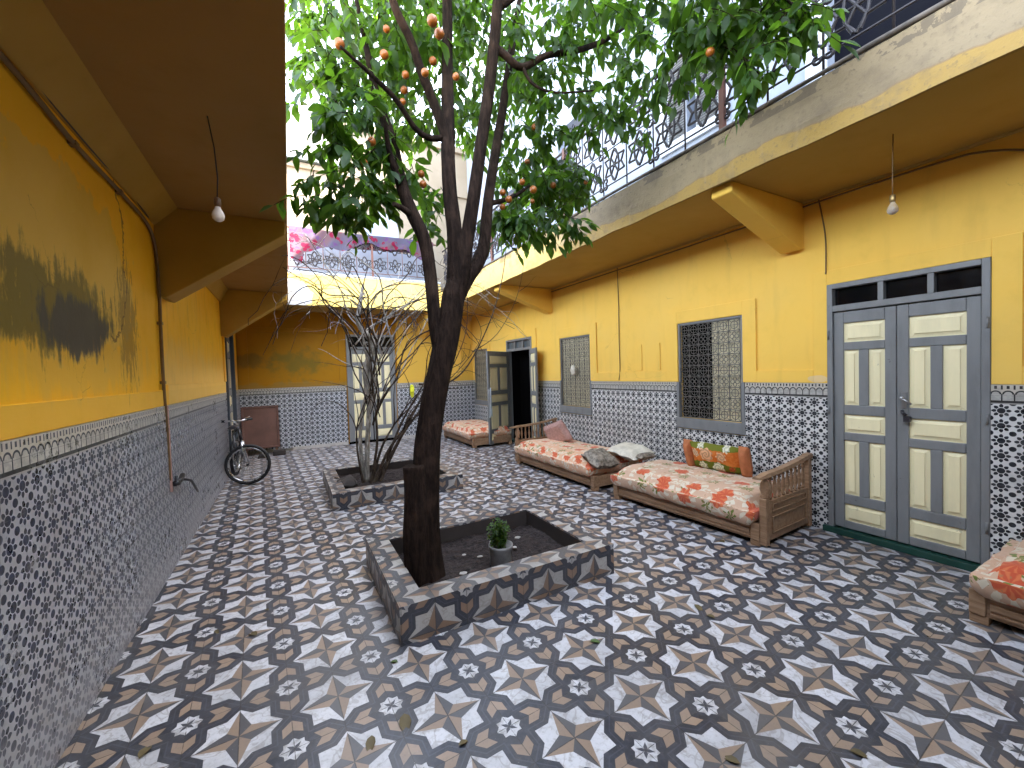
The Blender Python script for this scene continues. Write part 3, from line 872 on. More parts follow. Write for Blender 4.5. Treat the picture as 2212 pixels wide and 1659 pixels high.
def leaf(parent, fr, W, H, mirror=False, t=.04, name='door_leaf', rows=None):
    """frame of stiles and rails with cream panels between"""
    st = .075
    rows = rows or [(.07, .235), (.325, .84), (.915, 1.085), (1.175, 1.69), (1.765, 1.945)]
    k = H/2.05
    rows = [(a*k, b*k) for a, b in rows]
    def bx(mb, u0, u1, z0, z1, d0=0., d1=t):
        c = [fr(u, z, d) for d in (d0, d1) for u, z in ((u0, z0), (u1, z0), (u1, z1), (u0, z1))]
        i = len(mb.v); mb.v += [Vector(p) for p in c]
        for f in ((0, 1, 2, 3), (4, 5, 6, 7), (0, 1, 5, 4), (1, 2, 6, 5), (2, 3, 7, 6), (3, 0, 4, 7)): mb.f.append(tuple(i+q for q in f)); mb.sm.append(False)
    mb = MB()
    bx(mb, 0, st, 0, H); bx(mb, W-st, W, 0, H)
    zs = [0]+[z for r_ in rows for z in r_]+[H]
    for i in range(0, len(zs), 2): bx(mb, st+.0005, W-st-.0005, zs[i], zs[i+1])
    mid = (W/2-.035, W/2+.035)
    for i in (1, 3): bx(mb, mid[0], mid[1], rows[i][0]+.0005, rows[i][1]-.0005)
    lf = mb.build(name, 'door', parent, bevel=.006)
    pl = MB()
    for i, (a, b) in enumerate(rows):
        sp = [(st, mid[0]), (mid[1], W-st)] if i in (1, 3) else [(st, W-st)]
        for u0, u1 in sp:
            raised_panel(lf, fr, u0, u1, a, b, t-.006)
            bx(pl, u0, u1, a, b, .004, .012)
    pl.build('back_board', 'doorc', lf)
    return lf

def dframe_x(parent, y0, y1, z1, zt, x=XR, pr_=.03, mat='door', dp=.08):
    f = .045
    mb = MB().box((x-pr_, y0, 0), (x+dp, y0+f, z1)).box((x-pr_, y1-f, 0), (x+dp, y1, z1)).box((x-pr_, y0+f, z1-f), (x+dp, y1-f, z1)).box((x-pr_, y0+f, zt), (x+.08, y1-f, zt+.055))
    return mb.build('door_frame', mat, parent, bevel=.005)

d1 = thing('door', 'closed grey double door with ten cream panels per pair of leaves, near the right', 'door', (XR, 1.45, 0))
dframe_x(d1, .945, 1.965, 2.315, 2.06)
for u0, u1 in ((1.59, 1.92), (1.28, 1.55), (.99, 1.24)):
    fr = MB().box((XR+.03, u0-.0, 2.118), (XR+.04, u1, 2.268)).build('transom_pane', 'glassd', d1)
tb = MB()
for y in (1.24, 1.55): tb.box((XR-.025, y+.0005, 2.1155), (XR+.05, y+.0395, 2.2695))
tb.build('transom_bar', 'door', d1, bevel=.003)
lf1 = leaf(d1, lambda u, z, d: (XR+.03-d, 1.918-u, .065+z), .445, 1.985)
lf2 = leaf(d1, lambda u, z, d: (XR+.03-d, 1.469-u, .065+z), .475, 1.985)
MB().tube([(XR-.03, 1.424, 1.28), (XR-.07, 1.424, 1.28), (XR-.075, 1.40, 1.27), (XR-.07, 1.36, 1.235)], .009, 8).box((XR-.018, 1.408, 1.20), (XR-.011, 1.438, 1.33)).build('handle', 'handle', lf2)
MB().lathe((XR-.055, 1.424, 1.285), [(.001, -.016), (.013, -.009), (.016, 0), (.013, .009), (.001, .016)], 10).build('knob', 'chrome', lf2)
MB().tube([(XR-.03, 1.43, 1.18), (XR-.045, 1.42, 1.16), (XR-.04, 1.40, 1.14)], .012, 6).box((XR-.055, 1.375, 1.09), (XR-.02, 1.415, 1.135)).build('padlock', 'plast', lf2)
for z in (.35, 1.15, 1.85): 
    MB().lathe((XR-.035, .958, z), [(.008, -.04), (.008, .04)], 8).build('hinge', 'door', d1)
    MB().lathe((XR-.035, 1.952, z), [(.008, -.04), (.008, .04)], 8).build('hinge', 'door', d1)
MB().box((XR-.06, .90, 0), (XR+.08, 2.0, .055)).build('green_sill', 'dgreen', d1, bevel=.005)

d2 = thing('door', 'open grey double door with small glazed transom, dark room behind', 'door', (XR, 7.85, 0))
dframe_x(d2, 7.28, 8.40, 2.32, 2.06, dp=.09)
MB().box((XR+.0905, 7.30, 0), (XR+.62, 7.325, 2.3)).build('painted_dark_jamb', 'black', d2)  # black sheets over both jambs put the room's darkness into colour
MB().box((XR+.0905, 8.355, 0), (XR+.62, 8.38, 2.3)).build('painted_dark_jamb', 'black', d2)
for u0, u1 in ((7.33, 7.63), (7.67, 7.99), (8.03, 8.35)): MB().box((XR+.03, u0, 2.117), (XR+.04, u1, 2.27)).build('transom_pane', 'gglass', d2)
tb = MB()
for y in (7.63, 7.99): tb.box((XR-.025, y+.0005, 2.116), (XR+.05, y+.0395, 2.274))
tb.build('transom_bar', 'door', d2, bevel=.003)
def swing(h, ang, base=.04, flip=1):
    ca, sa = math.cos(ang), math.sin(ang); n = Vector((-sa, ca, 0))*flip
    return lambda u, z, d: Vector((h[0]+ca*u, h[1]+sa*u, base+z))+n*d
lfa = leaf(d2, swing((XR-.03, 8.34), R(207), .04, 1), .80, 2.02)
lfb = leaf(d2, swing((XR-.03, 7.29), R(-107), .04, -1), .50, 2.02)
MB().box((XR-.03, 7.325, 0), (XR+.30, 8.355, .03)).build('sill', 'dgreen', d2)

d3 = thing('door', 'grey double door with cream panels in the far wall behind the bare shrub', 'door', (1.78, YB, 0))
mb = MB().box((1.215, YB-.04, 0), (1.27, YB+.08, 2.60)).box((2.29, YB-.04, 0), (2.345, YB+.08, 2.60)).box((1.271, YB-.04, 2.55), (2.289, YB+.08, 2.60)).box((1.271, YB-.04, 2.255), (2.289, YB+.08, 2.305))
mb.build('door_frame', 'door', d3, bevel=.005)
for u0, u1 in ((1.272, 1.60), (1.63, 1.94), (1.97, 2.288)): MB().box((u0, YB+.03, 2.306), (u1, YB+.04, 2.549)).build('transom_pane', 'glassd', d3)
MB().box((1.601, YB-.03, 2.306), (1.629, YB+.05, 2.549)).box((1.941, YB-.03, 2.306), (1.969, YB+.05, 2.549)).build('transom_bar', 'door', d3)
leaf(d3, lambda u, z, d: (1.272+u, YB+.03-d, .05+z), .495, 2.20)
leaf(d3, lambda u, z, d: (1.793+u, YB+.03-d, .05+z), .495, 2.20)
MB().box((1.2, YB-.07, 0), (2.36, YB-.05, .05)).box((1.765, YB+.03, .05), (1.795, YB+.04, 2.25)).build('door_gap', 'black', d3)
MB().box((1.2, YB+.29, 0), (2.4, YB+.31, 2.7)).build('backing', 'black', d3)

d4 = thing('door', 'dark blue-grey door in the far end of the left wall', 'door', (XL, 9.0, 0))
MB().box((XL-.08, 8.40, 0), (XL+.05, 8.48, 2.55)).box((XL-.08, 9.52, 0), (XL+.04, 9.60, 2.55)).box((XL-.08, 8.481, 2.47), (XL+.04, 9.519, 2.55)).build('door_frame', 'dblue', d4, bevel=.005)
leaf(d4, lambda u, z, d: (XL-.06+d, 8.485+u, .03+z), .515, 2.43)
leaf(d4, lambda u, z, d: (XL-.06+d, 9.003+u, .03+z), .515, 2.43)

def grille(mb, y0, y1, z0, z1, x, nc=6, nr=9):
    du, dz = (y1-y0)/nc, (z1-z0)/nr
    for i in range(nc+1): mb.tube([(x, y0+i*du, z0), (x, y0+i*du, z1)], .0055, 5, False)
    for j in range(nr+1): mb.tube([(x, y0, z0+j*dz), (x, y1, z0+j*dz)], .0055, 5, False)
    for i in range(nc):
        for j in range(nr):
            cy, cz = y0+(i+.5)*du, z0+(j+.5)*dz; r = min(du, dz)*.33
            if j % 2 == 0:
                mb.torus((x, cy, cz), r, .0042, (0, 1, 0), (0, 0, 1), 14, 5)
                mb.tube([(x, cy-du*.5, cz), (x, cy+du*.5, cz)], .004, 4, False)
                mb.tube([(x, cy, cz-dz*.5), (x, cy, cz+dz*.5)], .004, 4, False)
            else:
                for s_ in (-1, 1):
                    mb.torus((x, cy+s_*du*.22, cz), r*.55, .0042, (0, 1, 0), (0, 0, 1), 10, 5)
                    mb.torus((x, cy, cz+s_*dz*.24), r*.5, .0042, (0, 1, 0), (0, 0, 1), 10, 5)
            for s_ in (-1, 1):
                mb.tube([(x, cy-du*.48, cz+s_*dz*.48), (x, cy-du*.28, cz+s_*dz*.3)], .0035, 4, False)
                mb.tube([(x, cy+du*.48, cz+s_*dz*.48), (x, cy+du*.28, cz+s_*dz*.3)], .0035, 4, False)

def window(y0, y1, z0, z1, label, half=False, beige=True):
    t = thing('window', label, 'window', (XR, (y0+y1)/2, z0), 'iron grilled windows in the right wall')
    f = .045
    MB().box((XR-.035, y0-.04, z0-.13), (XR+.01, y1+.04, z0)).build('sill', 'door', t, bevel=.005)
    MB().box((XR-.026, y0-.035, z0+.001), (XR+.03, y0+.004, z0+.46)).box((XR-.026, y1-.004, z0+.001), (XR+.03, y1+.035, z0+.46)).box((XR-.006, y0-.012, z0+.4605), (XR+.03, y0+.01, z1+.012)).box((XR-.006, y1-.01, z0+.4605), (XR+.03, y1+.012, z1+.012)).box((XR-.005, y0+.0105, z1-.01), (XR+.03, y1-.0105, z1+.012)).build('frame', 'door', t, bevel=.004)
    g = MB(); grille(g, y0+.02, y1-.02, z0+.015, z1-.02, XR-.004); g.build('grille', 'giron', t)
    ym = y0+(y1-y0)*.47
    if half:
        MB().box((XR+.035, y0, z0), (XR+.05, ym, z1)).build('shutter', 'beige', t)
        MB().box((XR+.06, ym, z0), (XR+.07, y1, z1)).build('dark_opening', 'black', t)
    else:
        MB().box((XR+.035, y0, z0), (XR+.05, y1, z1)).build('shutter', 'beige', t)
    return t
window(2.80, 3.64, .94, 2.14, 'iron grilled window above the orange pillow, half of it dark', True)
w2 = window(5.43, 6.27, .95, 2.175, 'iron grilled window beside the open door, beige shutters shut')
window(9.47, 10.28, .88, 2.20, 'iron grilled window in the far corner above the last sofa')
tag(MB().soft((XR-.04, 5.84, 1.60), (.022, .05, .10), 3, 3, .4, .035, 14, 4).build('white_rag', 'cream'), 'crumpled white rag stuffed in the grille of the middle window', 'rag')

# ------------------------------------------------------------------ planters
def planter(loc, lx, ly, h, label, wall=.16, soil=.10):
    x, y = loc
    t = thing('planter', label, 'planter', (x+lx/2, y+ly/2, 0), 'star tiled planters in the courtyard floor')
    b = MB()
    b.box((x, y, 0), (x+lx, y+wall, h)).box((x, y+ly-wall, 0), (x+lx, y+ly, h))
    b.box((x, y+wall, 0), (x+wall, y+ly-wall, h)).box((x+lx-wall, y+wall, 0), (x+lx, y+ly-wall, h))
    b.build('tiled_kerb', 'planter', t)
    i = MB(); e = .006
    i.box((x+wall, y+wall, .01), (x+wall+e, y+ly-wall, h-.012)).box((x+lx-wall-e, y+wall, .01), (x+lx-wall, y+ly-wall, h-.012))
    i.box((x+wall+e, y+wall, .01), (x+lx-wall-e, y+wall+e, h-.012)).box((x+wall+e, y+ly-wall-e, .01), (x+lx-wall-e, y+ly-wall, h-.012))
    i.build('inner_face', 'rim', t)
    s_ = MB(); n = 40
    def P(a, b_):
        px, py = x+wall+e+(lx-2*wall-2*e)*a/n, y+wall+e+(ly-2*wall-2*e)*b_/n
        return (px, py, soil+.035*noise.noise(Vector((px*3, py*3, 0)))+.014*noise.noise(Vector((px*14, py*14, 0)))+.008*noise.noise(Vector((px*40, py*40, 0))))
    for a in range(n):
        for b_ in range(n): s_.face([P(a, b_), P(a+1, b_), P(a+1, b_+1), P(a, b_+1)], True)
    s_.build('soil', 'soil', t)
    return t
planter((.515, 2.415), 1.655, 1.22, .235, 'near tiled planter holding the orange tree')
planter((.40, 5.30), 1.66, 1.58, .205, 'far tiled planter holding the bare shrub')

# ------------------------------------------------------------------ trees
def smooth(pts, rad, n=5):
    P = [Vector(p) for p in pts]; out, ro = [], []
    for i in range(len(P)-1):
        p0, p1, p2, p3 = P[max(i-1, 0)], P[i], P[i+1], P[min(i+2, len(P)-1)]
        for k in range(n):
            t = k/n
            out.append(.5*((2*p1)+(p2-p0)*t+(2*p0-5*p1+4*p2-p3)*t*t+(3*p1-p0-3*p2+p3)*t**3)); ro.append(rad[i]*(1-t)+rad[i+1]*t)
    out.append(P[-1]); ro.append(rad[-1]); return out, ro

def Q(u, v, y): return at(u, v, 'Y', y)
tree = thing('orange_tree', 'leafy orange tree with dark forked trunk and hanging oranges', 'tree', (.86, 2.93, .1))
tr = MB()
p, r = smooth([(.86, 2.93, .02), Q(918, 1150, 2.95), Q(921, 1000, 2.96), Q(932, 900, 2.97), Q(946, 820, 2.97), Q(968, 710, 2.97), Q(980, 640, 2.97), Q(988, 585, 2.97)], [.125, .105, .098, .094, .09, .09, .088, .05], 6)
tr.tube(p, r, 18, True, .07)
p, r = smooth([(.77, 2.93, .02), Q(898, 1150, 2.90), Q(897, 1060, 2.90), Q(893, 1006, 2.90)], [.10, .09, .082, .072], 5)
tr.tube(p, r, 14, True, .10)
tr.build('trunk', 'bark', tree)
LIMBS = [
    ([(952, 770, 2.97), (940, 700, 2.99), (930, 600, 3.03), (917, 520, 3.06), (888, 455, 3.1), (868, 400, 3.13), (848, 310, 3.2), (815, 215, 3.3), (795, 120, 3.35), (770, 0, 3.4)], [.05, .052, .05, .05, .05, .047, .042, .034, .025, .015]),
    ([(868, 405, 3.12), (850, 360, 3.05), (838, 310, 3.0), (830, 250, 2.9)], [.03, .024, .018, .01]),
    ([(978, 650, 2.98), (984, 590, 2.98), (981, 500, 2.98), (972, 420, 3.0), (968, 340, 3.02), (968, 290, 3.03), (966, 150, 3.1), (966, 0, 3.15), (960, -200, 3.2)], [.06, .072, .06, .055, .055, .055, .045, .04, .025]),
    ([(968, 310, 3.02), (938, 225, 3.0), (912, 160, 2.95), (888, 90, 2.9), (855, 20, 2.85), (830, -60, 2.8)], [.04, .035, .032, .03, .028, .018]),
    ([(955, 298, 3.03), (925, 297, 3.0), (895, 275, 2.95), (855, 215, 2.85), (800, 160, 2.75), (735, 100, 2.65)], [.026, .022, .02, .018, .014, .008]),
    ([(984, 650, 2.96), (996, 590, 2.95), (1008, 520, 2.95), (1024, 420, 2.92), (1040, 310, 2.9), (1058, 180, 2.85), (1072, 40, 2.8), (1085, -120, 2.75)], [.06, .068, .055, .05, .048, .045, .042, .03]),
    ([(988, 650, 2.98), (1008, 600, 2.98), (1033, 565, 3.0), (1046, 525, 3.02), (1052, 460, 3.05), (1062, 380, 3.1), (1082, 260, 3.2), (1103, 120, 3.3), (1125, -20, 3.4)], [.05, .062, .056, .05, .046, .042, .038, .032, .02]),
    ([(1062, 95, 2.83), (1092, 120, 2.8), (1128, 145, 2.8), (1180, 120, 2.8), (1250, 108, 2.85), (1310, 85, 2.9), (1370, 45, 2.95), (1420, 30, 3.0)], [.03, .028, .027, .024, .024, .022, .018, .01]),
    ([(1128, 142, 2.8), (1150, 180, 2.75), (1200, 200, 2.7), (1290, 195, 2.6)], [.016, .012, .009, .005]),
    ([(1055, 440, 3.06), (1090, 432, 3.1), (1125, 415, 3.15), (1155, 392, 3.2)], [.024, .018, .014, .008]),
    ([(893, 468, 3.09), (872, 452, 3.05), (850, 440, 3.0)], [.03, .022, .016]),
    ([(1400, 38, 3.0), (1450, 60, 2.5), (1540, 90, 2.0), (1590, 110, 1.75), (1640, 160, 1.55)], [.012, .010, .008, .006, .004]),
    ([(1072, 20, 2.8), (1200, -60, 2.6), (1400, -90, 2.1), (1600, -60, 1.7), (1740, 30, 1.35)], [.03, .025, .02, .014, .006]),
]
for pts, rad in LIMBS:
    p, r = smooth([Q(*q) for q in pts], rad, 5)
    MB().tube(p, r, 10, True, .06).build('branch', 'bark', tree)

def leaf_geo(mb, base, d, nrm, L, W, curl=.25):
    d = d.normalized(); s_ = d.cross(nrm).normalized(); n = s_.cross(d)
    def pt(t, w_): return base+d*(L*t)+n*(-curl*L*t*t)+s_*(w_*W)+n*(abs(w_)*W*.28)
    a = pt(0, 0); m1, m2, m3, tip = pt(.28, 0), pt(.55, 0), pt(.8, 0), pt(1.0, 0)
    l1, l2, l3 = pt(.25, -.38), pt(.52, -.5), pt(.8, -.27)
    r1, r2, r3 = pt(.25, .38), pt(.52, .5), pt(.8, .27)
    i = len(mb.v); mb.v += [a, m1, m2, m3, tip, l1, l2, l3, r1, r2, r3]
    for f in ((0, 1, 5), (1, 2, 6, 5), (2, 3, 7, 6), (3, 4, 7), (0, 8, 1), (1, 8, 9, 2), (2, 9, 10, 3), (3, 10, 4)):
        mb.f.append(tuple(i+k for k in f)); mb.sm.append(True)

fol, twg = MB(), MB()
# crown lumps: photo point + plane depth Y -> world centre; radii in metres (x, y, z), number of sprays
LUMPS = [
    (900, 30, 3.9, .5, .4, .35, 60), (1020, 40, 4.1, .5, .4, .4, 60), (1010, 250, 4.2, .35, .3, .3, 30), (860, 200, 4.0, .35, .3, .4, 40), (1110, 150, 3.9, .3, .3, .4, 40), (1200, 380, 3.7, .35, .3, .3, 36), (740, 60, 3.9, .4, .3, .4, 40),
    (700, 90, 3.4, .30, .5, .40, 37), (730, 210, 3.3, .26, .4, .30, 37), (770, 300, 3.2, .30, .4, .28, 40), (700, 400, 3.1, .16, .25, .10, 12),
    (790, 410, 3.2, .26, .3, .16, 26), (760, 445, 3.1, .16, .25, .07, 9), (840, 340, 3.4, .2, .3, .3, 19), (900, 180, 3.5, .35, .4, .4, 43), (860, 60, 3.3, .4, .5, .35, 43),
    (1010, 60, 3.7, .45, .4, .4, 46), (930, 420, 3.6, .12, .2, .2, 9), (915, 470, 3.4, .10, .2, .10, 5), (1010, 200, 3.7, .3, .3, .3, 21),
    (1110, 330, 3.4, .28, .4, .38, 38), (1170, 420, 3.3, .30, .4, .26, 40), (1235, 380, 3.3, .22, .3, .16, 24), (1100, 470, 3.2, .20, .3, .14, 22), (1165, 470, 3.1, .22, .3, .10, 19), (1225, 490, 3.0, .08, .1, .08, 5),
    (1180, 120, 3.0, .40, .5, .36, 50), (1290, 60, 2.9, .40, .5, .34, 50), (1190, 250, 3.0, .24, .3, .2, 20), (1330, 190, 2.7, .26, .3, .24, 21), (1290, 250, 2.6, .12, .2, .14, 6),
    (1400, 240, 2.5, .09, .2, .22, 5), (1440, 40, 2.2, .34, .4, .24, 31), (1430, 150, 2.1, .14, .2, .16, 6), (1520, 60, 2.0, .26, .3, .18, 25), (1530, 130, 1.9, .12, .2, .08, 4), (1600, 40, 1.7, .22, .28, .14, 23), (1600, 130, 1.6, .10, .15, .07, 5), (1650, 175, 1.55, .05, .06, .05, 5),
    (1690, 40, 1.45, .12, .2, .08, 15), (1740, 60, 1.35, .03, .08, .05, 5),
    (800, -150, 3.2, .7, 1.0, .5, 72), (1100, -200, 3.0, .8, 1.0, .5, 88), (1400, -150, 2.0, .6, .7, .4, 72), (1650, -120, 1.4, .4, .5, .2, 40),
    (1000, -500, 2.7, 1.0, 1.2, .7, 88), (1400, -600, 2.2, .9, 1.0, .6, 72),
]
for (u, v, Y, rx, ry, rz, n) in LUMPS:
    c = Q(u, v, Y)
    for _ in range(n):
        while True:
            q = Vector((rnd.uniform(-1, 1), rnd.uniform(-1, 1), rnd.uniform(-1, 1)))
            if q.length < 1: break
        b = c+Vector((q.x*rx, q.y*ry, q.z*rz))
        if b.x < .12 and b.z < 3.7: continue
        if b.x > 3.1: continue
        az = rnd.uniform(0, 2*PI)
        out = Vector((math.cos(az), math.sin(az), rnd.uniform(-.9, .15))).normalized()
        Ls = rnd.uniform(.10, .24); k = rnd.randint(5, 9)
        pts = [b+out*(Ls*i/k)+Vector((0, 0, -.35*Ls*(i/k)**2)) for i in range(k+1)]
        twg.tube(pts, [.0035-.002*i/k for i in range(k+1)], 4, False)
        for i in range(1, k+1):
            a2 = az+i*2.4+rnd.uniform(-.4, .4)
            d = (out*.5+Vector((math.cos(a2), math.sin(a2), rnd.uniform(-1.5, -.1)))*.9)
            if i == k: d = out+Vector((0, 0, -.5))
            L = rnd.uniform(.075, .145); nrm = Vector((rnd.uniform(-.6, .6), rnd.uniform(-.6, .6), 1))
            leaf_geo(fol, pts[i], d, nrm, L, L*rnd.uniform(.42, .52), rnd.uniform(.05, .35))
fol.build('foliage', 'leaf', tree)
twg.build('twigs', 'bark', tree)
for (u, v, Y, s_) in [(934, 45, 2.2, 1), (949, 73, 2.25, .95), (733, 95, 2.8, 1.1), (835, 63, 2.9, .8), (803, 306, 3.0, 1), (787, 352, 3.05, .9), (918, 157, 2.6, .85), (935, 132, 3.0, 1), (985, 166, 2.7, .85), (910, 376, 3.2, .95), (914, 398, 3.15, .95), (876, 162, 3.0, .9), (870, 220, 3.1, .8), (1086, 416, 3.0, .9), (1099, 431, 2.95, .95), (1152, 410, 3.0, 1.1), (1128, 393, 3.1, .9), (1150, 435, 3.1, .7), (1195, 400, 3.1, .9), (1265, 394, 3.1, .7), (1534, 112, 1.75, .95), (1155, 275, 3.1, 1), (1139, 350, 3.2, .9), (830, 118, 2.9, 1), (1085, 447, 3.1, .9), (873, 195, 3.1, .9)]:
    c = Q(u, v, Y); r = .030*s_
    MB().lathe(c, [(.002, -r*.98), (r*.5, -r*.86), (r*.86, -r*.5), (r, 0), (r*.86, r*.52), (r*.5, r*.88), (.006, r*1.03)], 14).build('orange', 'fruit', tree)

# bare shrub
shrub = thing('bare_shrub', 'leafless many-stemmed shrub with arching twigs in the far planter', 'shrub', (.95, 6.05, .1))
def shoot(mb, start, d, L, r, bend, n=14, seed=0):
    p = Vector(start); d = Vector(d).normalized(); pts, rad = [p.copy()], [r]
    for i in range(n):
        d = (d+Vector(bend)*(1/n)+Vector((noise.noise(p*2+Vector((seed, 0, 0))), noise.noise(p*2+Vector((0, seed, 0))), noise.noise(p*2+Vector((0, 0, seed)))))*.34).normalized()
        p = p+d*(L/n); pts.append(p.copy()); rad.append(r*(1-.85*(i+1)/n))
    mb.tube(pts, rad, 6, False); return pts
pale, dark = MB(), MB()
mainp, mr = smooth([(.92, 6.1, .1), Q(793, 960, 6.1), Q(797, 880, 6.1), Q(790, 800, 6.1), Q(806, 745, 6.1), Q(775, 700, 6.1), Q(780, 645, 6.1), Q(785, 615, 6.1)], [.035, .032, .034, .038, .042, .035, .028, .012], 6)
pale.tube(mainp, mr, 9, True, .2)
p, r = smooth([(.90, 6.15, .1), Q(778, 960, 6.1), Q(783, 890, 6.1), Q(800, 820, 6.1), Q(797, 760, 6.1)], [.025, .024, .024, .026, .02], 5)
pale.tube(p, r, 8, True, .2)
for i, (bx_, by_, u1, v1, r0) in enumerate([(1.0, 6.0, 870, 930, .024), (1.05, 6.05, 905, 870, .022), (1.08, 6.0, 930, 860, .02), (1.0, 6.15, 850, 920, .02), (.95, 5.95, 812, 900, .02), (1.1, 6.1, 915, 830, .018), (.85, 6.0, 770, 930, .016)]):
    e = Q(u1, v1, 6.0+.15*math.sin(i)); s0 = Vector((bx_, by_, .1)); m1 = s0.lerp(e, .5)+Vector((.05*math.sin(i*2), 0, .08))
    p, r = smooth([s0, m1, e], [r0, r0*.85, r0*.6], 6); dark.tube(p, r, 7, False, .1)
    for j in range(4):
        d = (e-s0).normalized()+Vector((rnd.uniform(-.2, .6), rnd.uniform(-.4, .2), rnd.uniform(0, .6)))
        shoot(dark, e, d, rnd.uniform(.7, 1.4), r0*.5, (rnd.uniform(-.6, .5), rnd.uniform(-.3, .3), rnd.uniform(-.5, .5)), seed=i*7+j)
top = [Q(780, 645, 6.1), Q(778, 690, 6.1), Q(806, 745, 6.1), Q(790, 800, 6.1), Q(785, 615, 6.1)]
for i in range(18):
    b = top[i % 5]; az = rnd.uniform(0, 2*PI); el = rnd.uniform(0, .9)
    d = Vector((math.cos(az)*math.cos(el), math.sin(az)*math.cos(el)*.8, math.sin(el)))
    shoot(pale if i % 4 == 0 else dark, b, d, rnd.uniform(.4, 1.1), rnd.uniform(.006, .011), (rnd.uniform(-1, 1), rnd.uniform(-1, 1), rnd.uniform(-1.2, 1.2)), 16, i)
# long canes that climb and arch over to either side
for i in range(50):
    b = top[i % 4]+Vector((rnd.uniform(-.12, .3), rnd.uniform(-.2, .2), rnd.uniform(-.9, .1)))
    side = -1 if i % 5 in (0, 2) else 1
    reach = rnd.uniform(.5, 1.5) if side < 0 else rnd.uniform(.5, 2.3)
    end = Vector((b.x+side*reach, b.y+rnd.uniform(-1.1, .9), rnd.uniform(1.9, 3.3)))
    pk = Vector((b.x+side*reach*rnd.uniform(.25, .75), (b.y+end.y)/2, rnd.uniform(2.7, 3.9)))
    pts = []; n = 18
    for k in range(n+1):
        t = k/n; q = b*(1-t)**2+pk*2*t*(1-t)+end*t*t
        q += Vector((noise.noise(q*2.2+Vector((i, 0, 0))), noise.noise(q*2.2+Vector((0, i, 0))), noise.noise(q*2.2+Vector((0, 0, i)))))*.16*min(1, t*3)
        pts.append(q)
    r0 = rnd.uniform(.006, .012); mbx = pale if i % 3 == 0 else dark
    mbx.tube(pts, [r0*(1-.6*k/n) for k in range(n+1)], 6, False)
    for k in range(3):
        q = pts[rnd.randint(5, 16)]; shoot(mbx, q, (rnd.uniform(-1, 1), rnd.uniform(-1, 1), rnd.uniform(-.6, 1)), rnd.uniform(.25, .6), .0035, (0, 0, rnd.uniform(-1.2, .8)), 9, i*3+k)
# the long right-hand canes
for pts, r0 in (([(905, 830, 6.0), (960, 830, 5.8), (1010, 790, 5.6), (1060, 690, 5.5), (1085, 600, 5.4), (1095, 520, 5.3)], .016), ([(900, 900, 6.0), (950, 840, 5.9), (1000, 740, 5.9), (1010, 660, 5.9), (1000, 560, 5.9)], .010), ([(1020, 760, 5.6), (1075, 720, 5.5), (1120, 630, 5.4), (1140, 500, 5.2)], .007), ([(920, 860, 6.), (990, 800, 6.), (1040, 720, 6.1), (1000, 640, 6.2)], .008)):
    p, r = smooth([Q(*q) for q in pts], [r0*(1-.75*k/(len(pts)-1)) for k in range(len(pts))], 6); dark.tube(p, r, 7, False, .1)
    for k in range(5):
        q = p[rnd.randint(6, len(p)-2)]; shoot(dark, q, (rnd.uniform(-1, 1), rnd.uniform(-.5, .5), rnd.uniform(-.2, 1)), .5, .004, (0, 0, -.6), 8, k)
pale.build('stem', 'bark2', shrub); dark.build('branch', 'barkd', shrub)
mo_ = MB().soft((.62, 6.0, .13), (.14, .2, .10), 2, 2, .5, .04, 10, 3); mo_.build('root_clump', 'rim', shrub)

# ------------------------------------------------------------------ sofas
def sofa_base(t, L, D=.86, skew=0, arm=None, cloth='fl1', seed=1):
    """local: x 0 front .. D back, y 0 .. L"""
    zb, zt = .05, .20
    b = MB().box((0, 0, zb), (.03, L, zt)).box((.03, 0, zb), (D, .03, zt)).box((.03, L-.03, zb), (D, L, zt)).box((D-.03, .03, zb), (D, L-.03, zt)).box((.0305, .0305, zt-.03), (D-.0305, L-.0305, zt-.01))
    b.build('base_frame', 'wood', t, bevel=.005, world=False)
    m = MB().box((-.012, .08, zt-.045), (-.001, L-.08, zt-.03)).box((-.012, .08, zb+.02), (-.001, L-.08, zb+.035)).box((-.010, .08, zb+.05), (-.001, L-.08, zt-.06))
    m.build('front_moulding', 'wood', t, bevel=.003, world=False)
    for x in (.0, D-.07):
        for y in (.0, L-.07): MB().box((x-.008, y-.006, 0), (x+.07, y+.076, .055)).build('leg', 'wood', t, bevel=.006, world=False)
    for y in (-.006, L-.064): MB().box((-.018, y, .056), (-.0, y+.07, zt+.005)).build('corner_post', 'wood', t, bevel=.005, world=False)
    ma = MB().soft((D/2-.03, L/2, .30), (D/2+.045, L/2-.01, .135), 6, 16, .40, .007, 34, seed, None, .0, .8)
    ma.build('mattress', cloth, t, world=False)

